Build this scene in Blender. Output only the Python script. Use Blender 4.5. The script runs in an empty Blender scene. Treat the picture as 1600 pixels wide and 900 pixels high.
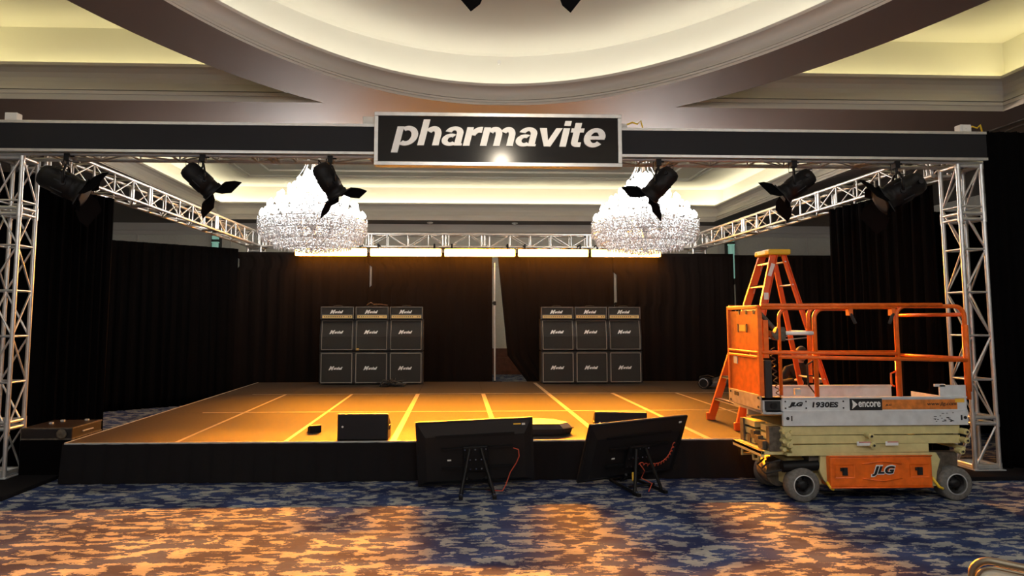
import bpy, math, random
from math import sin, cos, pi, radians as R, sqrt
from mathutils import Vector as V, Matrix as M

sc = bpy.context.scene
col = sc.collection
random.seed(7)

# ------------------------------------------------------------------ camera
cam = bpy.data.cameras.new('camera'); camo = bpy.data.objects.new('camera', cam); col.objects.link(camo)
cam.sensor_width = 36.0; cam.lens = 1040 / 1600 * 36
cam.shift_x = 45 / 1600; cam.shift_y = -37 / 1600
cam.clip_start = 0.05; cam.clip_end = 100
camo.location = (0, 0, 1.80)
camo.rotation_euler = (R(90 + 4.782), 0, R(-2.25))
sc.camera = camo

# ------------------------------------------------------------------ world, exposure
w = bpy.data.worlds.new('world'); sc.world = w; w.use_nodes = True
w.node_tree.nodes['Background'].inputs[0].default_value = (1.0, 0.93, 0.84, 1)
w.node_tree.nodes['Background'].inputs[1].default_value = 0.05
sc.view_settings.view_transform = 'Standard'; sc.view_settings.look = 'None'
sc.view_settings.exposure = 0.0; sc.view_settings.gamma = 1.0; sc.view_settings.use_curve_mapping = False
sc.cycles.max_bounces = 6; sc.cycles.diffuse_bounces = 4; sc.cycles.glossy_bounces = 3
sc.cycles.transmission_bounces = 4; sc.cycles.transparent_max_bounces = 8
sc.cycles.sample_clamp_indirect = 6.0; sc.cycles.use_denoising = True

LK = dict(cove=1.0, bulb=1.0, bar=1.0, wash=1.0, fill=1.0)     # light levels, tuned together

def lamp(name, kind, loc, energy, color, parent=None, size=0.1, rot=None, **kw):
    l = bpy.data.lights.new(name, kind); l.energy = energy; l.color = color
    if kind == 'AREA':
        l.shape = 'RECTANGLE'; l.size = kw.get('sx', size); l.size_y = kw.get('sy', size)
        if 'spread' in kw: l.spread = kw['spread']
    else:
        l.shadow_soft_size = size
    if kind == 'SPOT':
        l.spot_size = kw.get('cone', R(60)); l.spot_blend = kw.get('blend', 0.5)
    o = bpy.data.objects.new(name, l); col.objects.link(o); o.location = loc
    if rot: o.rotation_euler = rot
    if 'aim' in kw:
        o.rotation_euler = (V(kw['aim']) - V(loc)).to_track_quat('-Z', 'Y').to_euler()
    if parent: o.parent = parent
    return o

# added front fill: unseen spots without fixtures, pointing down over the near half
for x, y, z, e in ((-1.2, 1.2, 5.85, 70), (2.5, 1.2, 5.85, 70), (0.65, 4.3, 5.85, 30), (-4.9, 6.2, 6.1, 26), (6.4, 6.2, 6.1, 26), (-5.5, 1.5, 6.1, 45), (6.8, 1.5, 6.1, 45)):
    lamp('fill_spot', 'SPOT', (x, y, z), e * LK['fill'] * 1.6, (1.0, 0.95, 0.90), size=0.09, rot=(0, 0, 0), cone=R(110), blend=1.0)

# soft point lamps added behind the camera, out of view, to brighten crowns and fronts
for x, y, z, e in ((0.65, -0.6, 4.3, 210), (-5.2, -1.2, 4.2, 150), (6.6, -1.2, 4.2, 150)):
    lamp('rear_fill_lamp', 'POINT', (x, y, z), e * 1.45 * LK['fill'], (0.97, 0.98, 1.0), size=0.35)

# ------------------------------------------------------------------ materials
def mat(name, colr, rough=0.6, metal=0.0, emit=None, es=0.0, noise=0.0, nscale=20.0, bump=0.0, bscale=60.0, spec=0.5, coat=0.0, trans=0.0):
    m = bpy.data.materials.new(name); m.use_nodes = True; nt = m.node_tree; b = nt.nodes['Principled BSDF']
    b.inputs['Base Color'].default_value = (*colr, 1); b.inputs['Roughness'].default_value = rough
    b.inputs['Metallic'].default_value = metal; b.inputs['Specular IOR Level'].default_value = spec
    b.inputs['Coat Weight'].default_value = coat
    if trans: b.inputs['Transmission Weight'].default_value = trans
    if emit:
        b.inputs['Emission Color'].default_value = (*emit, 1); b.inputs['Emission Strength'].default_value = es
    tc = None
    if noise or bump:
        tc = nt.nodes.new('ShaderNodeTexCoord')
    if noise:
        n = nt.nodes.new('ShaderNodeTexNoise'); n.inputs['Scale'].default_value = nscale; n.inputs['Detail'].default_value = 6
        r = nt.nodes.new('ShaderNodeValToRGB')
        lo = [max(0, c * (1 - noise)) for c in colr]; hi = [min(1, c * (1 + noise)) for c in colr]
        r.color_ramp.elements[0].color = (*lo, 1); r.color_ramp.elements[1].color = (*hi, 1)
        r.color_ramp.elements[0].position = 0.3; r.color_ramp.elements[1].position = 0.7
        nt.links.new(tc.outputs['Object'], n.inputs['Vector']); nt.links.new(n.outputs['Fac'], r.inputs['Fac'])
        nt.links.new(r.outputs['Color'], b.inputs['Base Color'])
    if bump:
        n2 = nt.nodes.new('ShaderNodeTexNoise'); n2.inputs['Scale'].default_value = bscale; n2.inputs['Detail'].default_value = 4
        bp = nt.nodes.new('ShaderNodeBump'); bp.inputs['Strength'].default_value = bump; bp.inputs['Distance'].default_value = 0.01
        nt.links.new(tc.outputs['Object'], n2.inputs['Vector']); nt.links.new(n2.outputs['Fac'], bp.inputs['Height'])
        nt.links.new(bp.outputs['Normal'], b.inputs['Normal'])
    return m

def carpet_mat():
    m = bpy.data.materials.new('patterned_carpet'); m.use_nodes = True; nt = m.node_tree; b = nt.nodes['Principled BSDF']
    L = nt.links.new; N = nt.nodes.new
    tc = N('ShaderNodeTexCoord'); mp = N('ShaderNodeMapping'); L(tc.outputs['Object'], mp.inputs['Vector'])
    mp.inputs['Scale'].default_value = (0.70, 1.15, 1.0)
    # ragged, ikat-like edges: warp the lookup with fine noise
    wn = N('ShaderNodeTexNoise'); wn.inputs['Scale'].default_value = 11; wn.inputs['Detail'].default_value = 5; wn.inputs['Roughness'].default_value = 0.75
    L(mp.outputs['Vector'], wn.inputs['Vector'])
    sb = N('ShaderNodeVectorMath'); sb.operation = 'SUBTRACT'; sb.inputs[1].default_value = (.5, .5, .5); L(wn.outputs['Color'], sb.inputs[0])
    ml = N('ShaderNodeVectorMath'); ml.operation = 'MULTIPLY'; ml.inputs[1].default_value = (.34, .10, 0); L(sb.outputs[0], ml.inputs[0])
    ad = N('ShaderNodeVectorMath'); ad.operation = 'ADD'; L(mp.outputs['Vector'], ad.inputs[0]); L(ml.outputs[0], ad.inputs[1])
    n1 = N('ShaderNodeTexNoise'); n1.inputs['Scale'].default_value = 8.5; n1.inputs['Detail'].default_value = 3.0; n1.inputs['Roughness'].default_value = 0.5
    L(ad.outputs[0], n1.inputs['Vector'])
    r1 = N('ShaderNodeValToRGB'); r1.color_ramp.interpolation = 'LINEAR'
    e = r1.color_ramp.elements; e[0].position = 0.515; e[0].color = (0, 0, 0, 1); e[1].position = 0.543; e[1].color = (1, 1, 1, 1)
    L(n1.outputs['Fac'], r1.inputs['Fac'])
    n2 = N('ShaderNodeTexNoise'); n2.inputs['Scale'].default_value = 2.1; n2.inputs['Detail'].default_value = 6; L(ad.outputs[0], n2.inputs['Vector'])
    rb = N('ShaderNodeValToRGB'); e = rb.color_ramp.elements
    e[0].position = 0.42; e[0].color = (0.015, 0.024, 0.078, 1); e[1].position = 0.60; e[1].color = (0.040, 0.066, 0.165, 1)
    L(n2.outputs['Fac'], rb.inputs['Fac'])
    rt = N('ShaderNodeValToRGB'); e = rt.color_ramp.elements
    e[0].position = 0.38; e[0].color = (0.19, 0.205, 0.22, 1); e[1].position = 0.62; e[1].color = (0.37, 0.38, 0.36, 1)
    L(n2.outputs['Fac'], rt.inputs['Fac'])
    mx = N('ShaderNodeMix'); mx.data_type = 'RGBA'; L(r1.outputs['Color'], mx.inputs['Factor'])
    L(rb.outputs['Color'], mx.inputs['A']); L(rt.outputs['Color'], mx.inputs['B'])
    L(mx.outputs['Result'], b.inputs['Base Color'])
    b.inputs['Roughness'].default_value = 0.95; b.inputs['Specular IOR Level'].default_value = 0.1
    fn = N('ShaderNodeTexNoise'); fn.inputs['Scale'].default_value = 260; L(tc.outputs['Object'], fn.inputs['Vector'])
    bp = N('ShaderNodeBump'); bp.inputs['Strength'].default_value = 0.5; bp.inputs['Distance'].default_value = 0.006
    L(fn.outputs['Fac'], bp.inputs['Height']); L(bp.outputs['Normal'], b.inputs['Normal'])
    return m

MT = {}
MT['carpet'] = carpet_mat()
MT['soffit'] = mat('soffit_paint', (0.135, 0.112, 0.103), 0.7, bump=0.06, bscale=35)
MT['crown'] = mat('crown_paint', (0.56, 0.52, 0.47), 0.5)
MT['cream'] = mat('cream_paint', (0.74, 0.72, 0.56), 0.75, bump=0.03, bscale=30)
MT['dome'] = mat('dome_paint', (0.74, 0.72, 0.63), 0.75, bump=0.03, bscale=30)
MT['wall'] = mat('wall_fabric', (0.62, 0.60, 0.53), 0.85, noise=0.05, nscale=25)
MT['wains'] = mat('wainscot_wood', (0.13, 0.045, 0.025), 0.4, noise=0.3, nscale=8)
MT['velour'] = mat('black_velour', (0.0030, 0.0027, 0.0029), 0.95, spec=0.02, bump=0.2, bscale=90)
MT['backcloth'] = mat('black_drape_cloth', (0.0075, 0.0056, 0.0050), 0.9, spec=0.03, bump=0.2, bscale=90)
MT['skirt'] = mat('black_skirt_cloth', (0.012, 0.011, 0.012), 0.9, spec=0.05)
MT['alu'] = mat('brushed_aluminium', (0.66, 0.655, 0.64), 0.36, 0.75, noise=0.08, nscale=12)
MT['alu_dull'] = mat('dull_aluminium', (0.50, 0.515, 0.52), 0.5, 0.35, noise=0.10, nscale=9)
MT['deck'] = mat('stage_deck_carpet', (0.030, 0.026, 0.022), 0.65, spec=0.11, noise=0.22, nscale=30, bump=0.35, bscale=150)
MT['tape'] = mat('seam_tape', (0.20, 0.18, 0.14), 0.42, spec=0.45)
MT['blackgloss'] = mat('black_gloss_panel', (0.006, 0.004, 0.004), 0.17, spec=0.22)
MT['blackmatte'] = mat('black_matte_panel', (0.008, 0.0085, 0.012), 0.6, spec=0.3)
MT['white'] = mat('white_letters', (0.92, 0.91, 0.88), 0.4)
MT['whitepl'] = mat('white_plastic', (0.75, 0.74, 0.70), 0.45)
MT['blackmetal'] = mat('black_painted_metal', (0.007, 0.0066, 0.007), 0.5, 0.0, spec=0.22)
MT['door_black'] = mat('matte_black_sheet', (0.006, 0.0055, 0.006), 0.95, spec=0.0)
MT['blackplastic'] = mat('black_plastic', (0.009, 0.0085, 0.009), 0.45, spec=0.3)
MT['brown_cable'] = mat('brown_cable', (0.05, 0.02, 0.015), 0.5)
MT['rubber'] = mat('black_rubber', (0.02, 0.02, 0.02), 0.8)
MT['tyre'] = mat('grey_tyre', (0.13, 0.125, 0.115), 0.75, noise=0.3, nscale=30)
MT['tolex'] = mat('black_tolex', (0.018, 0.017, 0.016), 0.5, bump=0.3, bscale=250)
MT['grille'] = mat('grille_cloth', (0.026, 0.025, 0.022), 0.9, noise=0.3, nscale=120, bump=0.2, bscale=400)
MT['piping'] = mat('amp_piping', (0.22, 0.20, 0.17), 0.45)
MT['gold'] = mat('gold_panel', (0.85, 0.62, 0.25), 0.4, 0.1)
MT['amber'] = mat('amber_led', (1, 0.5, 0.1), 0.4, emit=(1.0, 0.36, 0.035), es=105.0 * LK['bar'])
MT['cove_led'] = mat('cove_led', (1, .9, .7), 0.5, emit=(1.0, 0.88, 0.58), es=14.0 * LK['cove'])
MT['cove_led_dome'] = mat('cove_led_dome', (1, .95, .8), 0.5, emit=(1.0, 0.95, 0.85), es=13.5 * LK['cove'])
MT['cove_led_stage'] = mat('cove_led_stage', (1, .95, .8), 0.5, emit=(1.0, 0.92, 0.70), es=26.0 * LK['cove'])
MT['bulb'] = mat('candle_bulb', (1, 1, 1), 0.4, emit=(1.0, 0.97, 0.93), es=44.0 * LK['bulb'])
MT['lens'] = mat('lamp_lens', (1, 1, 1), 0.2, emit=(1.0, 0.86, 0.62), es=220.0)
MT['crystal'] = mat('cut_crystal', (0.82, 0.84, 0.87), 0.08, 0.0, spec=1.0, coat=1.0)
MT['chrome'] = mat('chrome', (0.70, 0.70, 0.72), 0.15, 1.0)
MT['orange'] = mat('orange_paint', (0.78, 0.135, 0.008), 0.38, noise=0.16, nscale=14, spec=0.5)
MT['lorange'] = mat('orange_fibreglass', (0.80, 0.115, 0.012), 0.42)
MT['yellow'] = mat('yellow_plastic', (0.85, 0.55, 0.03), 0.45)
MT['cream_paint'] = mat('cream_machine_paint', (0.60, 0.535, 0.25), 0.45, noise=0.12, nscale=10)
MT['dirty'] = mat('worn_dark_metal', (0.10, 0.085, 0.065), 0.6, 0.3, noise=0.4, nscale=25)
MT['silver'] = mat('silver_machine_panel', (0.60, 0.63, 0.65), 0.5, 0.05, noise=0.10, nscale=11)
MT['tan_plate'] = mat('bare_steel_plate', (0.42, 0.36, 0.28), 0.5, 0.35, noise=0.2, nscale=12)
MT['decal'] = mat('black_decal', (0.010, 0.010, 0.011), 0.5)
MT['decal_white'] = mat('white_decal', (0.80, 0.80, 0.79), 0.5)
MT['decal_orange'] = mat('orange_decal', (0.60, 0.185, 0.03), 0.5, noise=0.3, nscale=20)
MT['cable_orange'] = mat('orange_cable', (0.50, 0.07, 0.03), 0.5)
MT['case'] = mat('case_laminate', (0.012, 0.009, 0.008), 0.38)
MT['bag'] = mat('black_nylon', (0.02, 0.019, 0.022), 0.45)
MT['bag_top'] = mat('shiny_nylon', (0.16, 0.14, 0.11), 0.3, spec=0.7)
MT['skin'] = mat('skin', (0.62, 0.36, 0.26), 0.55)
MT['hair'] = mat('dark_hair', (0.03, 0.018, 0.012), 0.7)
MT['sweater'] = mat('black_sweater', (0.016, 0.014, 0.013), 0.9)
MT['trousers'] = mat('black_trousers', (0.010, 0.010, 0.012), 0.85)
MT['chair_pad'] = mat('cream_vinyl', (0.50, 0.47, 0.36), 0.4)
MT['brass'] = mat('aged_brass', (0.22, 0.185, 0.13), 0.35, 0.8)
MT['mint'] = mat('mint_frosted_glass', (0.30, 0.58, 0.48), 0.25, emit=(0.45, 0.9, 0.72), es=0.25)
MT['darkframe'] = mat('dark_bronze_frame', (0.03, 0.025, 0.02), 0.5)
MT['yellow_label'] = mat('yellow_label', (0.85, 0.50, 0.05), 0.5)

# ------------------------------------------------------------------ mesh builder
class G:
    def __init__(s): s.v = []; s.f = []; s.sm = []
    def add(s, vs, fs, smooth=False, mx=None):
        b = len(s.v)
        s.v += [tuple(mx @ V(p)) for p in vs] if mx else [tuple(p) for p in vs]
        s.f += [tuple(b + i for i in f) for f in fs]; s.sm += [smooth] * len(fs); return s
    def box(s, a, b, mx=None):
        x0, y0, z0 = a; x1, y1, z1 = b
        vs = [(x0,y0,z0),(x1,y0,z0),(x1,y1,z0),(x0,y1,z0),(x0,y0,z1),(x1,y0,z1),(x1,y1,z1),(x0,y1,z1)]
        return s.add(vs, [(0,3,2,1),(4,5,6,7),(0,1,5,4),(1,2,6,5),(2,3,7,6),(3,0,4,7)], False, mx)
    def cbox(s, c, d, mx=None):
        return s.box([c[i]-d[i]/2 for i in range(3)], [c[i]+d[i]/2 for i in range(3)], mx)
    def tube(s, p, q, r, n=8, r2=None, mx=None, cap=True):
        p = V(p); q = V(q); r2 = r if r2 is None else r2
        d = (q - p)
        if d.length < 1e-6: return s
        d.normalize(); a = d.orthogonal().normalized(); b = d.cross(a)
        vs = []
        for c, rr in ((p, r), (q, r2)):
            vs += [c + (a * cos(2*pi*i/n) + b * sin(2*pi*i/n)) * rr for i in range(n)]
        fs = [(i, (i+1) % n, n + (i+1) % n, n + i) for i in range(n)]
        s.add(vs, fs, True, mx)
        if cap: s.add(vs, [tuple(reversed(range(n))), tuple(range(n, 2*n))], False, mx)
        return s
    def path(s, pts, r, n=6, mx=None):
        pts = [V(p) for p in pts]; vs = []; up = None
        for i, p in enumerate(pts):
            d = (pts[min(i+1, len(pts)-1)] - pts[max(i-1, 0)]).normalized()
            if up is None: a = d.orthogonal().normalized()
            else:
                a = up - d * up.dot(d)
                a = a.normalized() if a.length > 1e-5 else d.orthogonal().normalized()
            up = a; b = d.cross(a)
            rr = r[i] if isinstance(r, (list, tuple)) else r
            vs += [p + (a*cos(2*pi*k/n) + b*sin(2*pi*k/n)) * rr for k in range(n)]
        fs = []
        for i in range(len(pts)-1):
            fs += [(i*n+k, i*n+(k+1) % n, (i+1)*n+(k+1) % n, (i+1)*n+k) for k in range(n)]
        fs += [tuple(reversed(range(n))), tuple(range((len(pts)-1)*n, len(pts)*n))]
        return s.add(vs, fs, True, mx)
    def lathe(s, prof, n=24, mx=None, smooth=True, cap=True):
        vs = []; fs = []
        for r, z in prof: vs += [(r*cos(2*pi*k/n), r*sin(2*pi*k/n), z) for k in range(n)]
        for i in range(len(prof)-1):
            fs += [(i*n+k, i*n+(k+1) % n, (i+1)*n+(k+1) % n, (i+1)*n+k) for k in range(n)]
        s.add(vs, fs, smooth, mx)
        caps = []
        if not cap: return s
        if prof[0][0] > 1e-4: caps.append(tuple(reversed(range(n))))
        if prof[-1][0] > 1e-4: caps.append(tuple(range((len(prof)-1)*n, len(prof)*n)))
        if caps: s.add(vs, caps, False, mx)
        return s
    def prism(s, pts, h0, h1, mx=None):      # pts in local xy, extruded along z
        n = len(pts); vs = [(x, y, h0) for x, y in pts] + [(x, y, h1) for x, y in pts]
        return s.add(vs, [tuple(reversed(range(n))), tuple(range(n, 2*n))] + [(i, (i+1) % n, n+(i+1) % n, n+i) for i in range(n)], False, mx)
    def build(s, name, m, parent=None, bevel=0.0, loc=None):
        me = bpy.data.meshes.new(name); me.from_pydata(s.v, [], s.f); me.materials.append(MT[m] if isinstance(m, str) else m)
        me.polygons.foreach_set('use_smooth', s.sm); me.update()
        o = bpy.data.objects.new(name, me); col.objects.link(o)
        if parent: o.parent = parent
        if loc: o.location = loc
        if bevel:
            md = o.modifiers.new('bevel', 'BEVEL'); md.width = bevel; md.segments = 2; md.limit_method = 'ANGLE'; md.angle_limit = R(40)
        return o

def build_split(g, name, m, parent):
    """one part for every separate piece of g (pieces whose boxes touch stay together)"""
    par = list(range(len(g.v)))
    def find(i):
        while par[i] != i: par[i] = par[par[i]]; i = par[i]
        return i
    seen = {}
    for i, v in enumerate(g.v):
        k = tuple(round(c, 5) for c in v)
        if k in seen: par[find(i)] = find(seen[k])
        else: seen[k] = i
    for f in g.f:
        for i in f[1:]: par[find(i)] = find(f[0])
    comp = {}
    for f, sm in zip(g.f, g.sm): comp.setdefault(find(f[0]), []).append((f, sm))
    cs = []
    for fl in comp.values():
        vv = [g.v[i] for f, _ in fl for i in f]
        cs.append([fl, [min(v[a] for v in vv) for a in range(3)], [max(v[a] for v in vv) for a in range(3)]])
    merged = True
    while merged:
        merged = False
        for i in range(len(cs)):
            for j in range(i+1, len(cs)):
                if all(cs[i][1][a] <= cs[j][2][a]+.001 and cs[j][1][a] <= cs[i][2][a]+.001 for a in range(3)):
                    cs[i][0] += cs[j][0]; cs[i][1] = [min(p, q) for p, q in zip(cs[i][1], cs[j][1])]; cs[i][2] = [max(p, q) for p, q in zip(cs[i][2], cs[j][2])]
                    del cs[j]; merged = True; break
            if merged: break
    for fl, _, _ in cs:
        h = G(); mp = {}
        for f, sm in fl:
            for i in f:
                if i not in mp: mp[i] = len(h.v); h.v.append(g.v[i])
            h.f.append(tuple(mp[i] for i in f)); h.sm.append(sm)
        h.build(name, m, parent)

XZ = M(((1,0,0,0),(0,0,-1,0),(0,1,0,0),(0,0,0,1)))     # local xy -> world xz, extruded toward -y with +h
def xz(y): return M.Translation((0, y, 0)) @ XZ

def tag(o, label, cat, group=None):
    o['label'] = label; o['category'] = cat
    if group: o['group'] = group
    return o
def thing(name, label, cat, loc=(0,0,0), rotz=0, group=None):
    o = bpy.data.objects.new(name, None); col.objects.link(o); o.location = loc; o.rotation_euler = (0, 0, rotz)
    o.empty_display_size = 0.1
    return tag(o, label, cat, group)
def struct(o): o['kind'] = 'structure'; return o
def stuff(o): o['kind'] = 'stuff'; return o
def dup(root, loc, rotz=None, label=None, group=None, rot=None):
    r = root.copy(); col.objects.link(r); r.location = loc
    if rotz is not None: r.rotation_euler = (0, 0, rotz)
    if rot is not None: r.rotation_euler = rot
    if label: r['label'] = label
    if group: r['group'] = group
    for ch in list(root.children):
        c = ch.copy(); col.objects.link(c); c.parent = r
        for g in list(ch.children):
            d = g.copy(); col.objects.link(d); d.parent = c
    return r
def child(o, parent): o.parent = parent; return o

_txt = {}
def text_mesh(s, w=None, h=None, bold=0.0, shear=0.0, ext=0.002, space=1.0, fitpos='c'):
    cu = bpy.data.curves.new('lettering', 'FONT'); cu.body = s; cu.size = 1.0; cu.offset = bold; cu.shear = shear
    cu.space_character = space; cu.resolution_u = 6
    o = bpy.data.objects.new('lettering', cu); col.objects.link(o)
    bpy.context.view_layer.update()
    dg = bpy.context.evaluated_depsgraph_get(); me = bpy.data.meshes.new_from_object(o.evaluated_get(dg))
    bpy.data.objects.remove(o)
    xs = [v.co.x for v in me.vertices]; ys = [v.co.y for v in me.vertices]
    cx, cy = (min(xs)+max(xs))/2, (min(ys)+max(ys))/2; W = max(xs)-min(xs); H = max(ys)-min(ys)
    sx = (w / W) if w else (h / H); sy = (h / H) if h else sx
    g = G(); n = len(me.vertices)
    top = [((v.co.x-cx)*sx, (v.co.y-cy)*sy, ext) for v in me.vertices]
    bot = [(x, y, 0) for x, y, z in top]
    fs = [tuple(p.vertices) for p in me.polygons]
    cnt = {}
    for f in fs:
        for a, b in zip(f, f[1:]+f[:1]):
            k = (min(a, b), max(a, b)); cnt.setdefault(k, []).append((a, b))
    side = [(e[0][1], e[0][0], e[0][0]+n, e[0][1]+n) for e in cnt.values() if len(e) == 1]
    g.add(top + bot, fs + [tuple(i+n for i in reversed(f)) for f in fs] + [(a, b, c, d) for a, b, c, d in side])
    bpy.data.meshes.remove(me)
    return g
def place_text(s, m, parent, c, name='lettering', rot=None, **kw):   # facing -y, centred on c
    g = text_mesh(s, **kw); o = g.build(name, m, parent)
    o.location = c; o.rotation_euler = rot if rot else (R(90), 0, 0)
    return o

# ================================================================== THE ROOM
ZC = 5.0
WX0, WX1, WY0, WY1 = -12.2, 13.4, -7.0, 22.3
struct(G().box((WX0, WY0, -0.1), (WX1, WY1, 0)).build('floor', 'carpet'))
struct(G().box((WX0-.2, WY0-.2, 0.0), (WX0, WY1, 6.6)).build('wall_left', 'wall'))
struct(G().box((WX1, WY0-.2, 0.0), (WX1+.2, WY1, 6.6)).build('wall_right', 'wall'))
struct(G().box((WX0-.2, WY1, 0.0), (WX1+.2, WY1+.2, 6.6)).build('wall_back', 'wall'))
struct(G().box((WX0, WY0-.2, 0.0), (WX1, WY0, 6.6)).build('wall_front', 'wall'))
g = G().box((WX0, WY1-.03, 0.0), (WX1, WY1, 0.80)).box((WX0, WY1-.06, .80), (WX1, WY1, .86))
g.box((WX0, WY1-.045, .5), (WX1, WY1, .56)).box((WX0, WY1-.05, 0), (WX1, WY1, .14))
struct(g.build('trim_1', 'wains'))
g = G()
for x in (-10.6, -7.55, -4.4, -1.2, 2.0, 5.2, 8.9, 12.0):
    g.box((x, WY1-.025, .86), (x+.05, WY1, 4.75))
g.box((WX0, WY1-.05, 4.62), (WX1, WY1, 4.75)).box((WX0, WY1-.12, 4.75), (WX1, WY1, 5.0)).box((WX0, WY1-.05, 3.55), (WX1, WY1, 3.62))
struct(g.build('trim_2', 'crown'))

# ceiling plane with an oval tray and rectangular trays ------------------------------------
OC = (0.65, 3.0)                     # centre of the oval
IA, IB = 4.25, 6.71                  # inner semi-axes (x, y)
OA, OB = 5.16, 7.78                  # outer semi-axes of the oval ring
C1 = (-7.3, 8.39, -4.2, 9.69)        # front coffer, behind the ring
C2 = (-7.55, 8.45, 11.3, 21.3)       # coffer over the stage
def ell(a, b, t): return (OC[0] + a*cos(t), OC[1] + b*sin(t))
NE = 128
def slab(gr, pts2):                  # flat polygon at ceiling height, facing down
    gr.add([(x, y, ZC+.003) for x, y in pts2], [tuple(range(len(pts2)))])
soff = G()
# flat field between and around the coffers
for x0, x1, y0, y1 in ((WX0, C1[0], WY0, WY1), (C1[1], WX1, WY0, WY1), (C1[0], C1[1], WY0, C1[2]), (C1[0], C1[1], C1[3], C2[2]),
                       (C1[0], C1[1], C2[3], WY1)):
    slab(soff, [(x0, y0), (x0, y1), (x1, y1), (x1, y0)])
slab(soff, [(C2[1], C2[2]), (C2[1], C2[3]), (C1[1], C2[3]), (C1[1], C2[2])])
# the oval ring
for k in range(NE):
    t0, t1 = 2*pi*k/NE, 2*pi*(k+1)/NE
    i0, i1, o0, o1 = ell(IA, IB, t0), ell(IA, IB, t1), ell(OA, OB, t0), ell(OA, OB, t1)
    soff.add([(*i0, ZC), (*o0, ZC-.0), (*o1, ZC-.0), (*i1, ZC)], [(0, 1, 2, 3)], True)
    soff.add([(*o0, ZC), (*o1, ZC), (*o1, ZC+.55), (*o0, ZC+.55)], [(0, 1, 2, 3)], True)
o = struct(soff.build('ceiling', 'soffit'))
for p in o.data.vertices: pass
# crown profile: (outward step from hole edge, height above soffit)
CP = [(0, 0), (.0, .03), (.045, .03), (.045, .055), (.03, .055), (.03, .085), (.085, .085), (.085, .105), (.06, .105), (.07, .13), (.095, .165), (.10, .21), (.085, .25), (.05, .28), (.0, .295), (.0, .335), (.14, .335), (.14, .31)]
CPR = [(0, 0), (.0, .04), (.05, .04), (.05, .10), (.03, .10), (.03, .15), (.11, .15), (.11, .18), (.07, .18), (.10, .24), (.14, .31), (.15, .38), (.12, .45), (.06, .50), (.0, .515), (.0, .56), (.16, .56), (.16, .52)]
g = G(); vs = []; fs = []
for k in range(NE):
    t = 2*pi*k/NE
    for d, h in CP: vs.append((*ell(IA+d, IB+d, t), ZC+h))
n = len(CP)
for k in range(NE):
    for j in range(n-1): fs.append((k*n+j, ((k+1) % NE)*n+j, ((k+1) % NE)*n+j+1, k*n+j+1))
g.add(vs, fs, True); o = struct(g.build('trim_3', 'crown'))
md = o.modifiers.new('edge', 'EDGE_SPLIT'); md.split_angle = R(35)
# dome wall and top
g = G(); DW = .42; ztop = 5.93
vs = []; prof = [(.10, .30), (DW, .30), (DW, ztop-ZC-.10), (DW-.03, ztop-ZC-.02), (DW-.1, ztop-ZC)]
for k in range(NE):
    t = 2*pi*k/NE
    for d, h in prof: vs.append((*ell(IA+d, IB+d, t), ZC+h))
n = len(prof); fs = []
for k in range(NE):
    for j in range(n-1): fs.append((k*n+j, ((k+1) % NE)*n+j, ((k+1) % NE)*n+j+1, k*n+j+1))
g.add(vs, fs, True)
# shallow domed top
vs = []; fs = []; rings = 10
for q in range(rings+1):
    u = 1 - q / rings
    for k in range(NE):
        t = 2*pi*k/NE
        vs.append((*ell((IA+DW-.1)*max(u, .001), (IB+DW-.1)*max(u, .001), t), ztop + .30*(1-u*u)))
for q in range(rings):
    for k in range(NE): fs.append((q*NE+k, q*NE+(k+1) % NE, (q+1)*NE+(k+1) % NE, (q+1)*NE+k))
g.add(vs, fs, True)
o = struct(g.build('trim_4', 'dome')); md = o.modifiers.new('edge', 'EDGE_SPLIT'); md.split_angle = R(35)
# light strip hidden in the oval cove
g = G(); vs = []; fs = []
for k in range(NE):
    t = 2*pi*k/NE
    vs += [(*ell(IA+.16, IB+.16, t), ZC+.315), (*ell(IA+.21, IB+.21, t), ZC+.315)]
for k in range(NE): fs.append((2*k, 2*k+1, 2*((k+1) % NE)+1, 2*((k+1) % NE)))
g.add(vs, fs); o = g.build('cove_light_strip', 'cove_led_dome'); tag(o, 'hidden light strip running round the oval ceiling dome', 'cove light')

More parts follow.
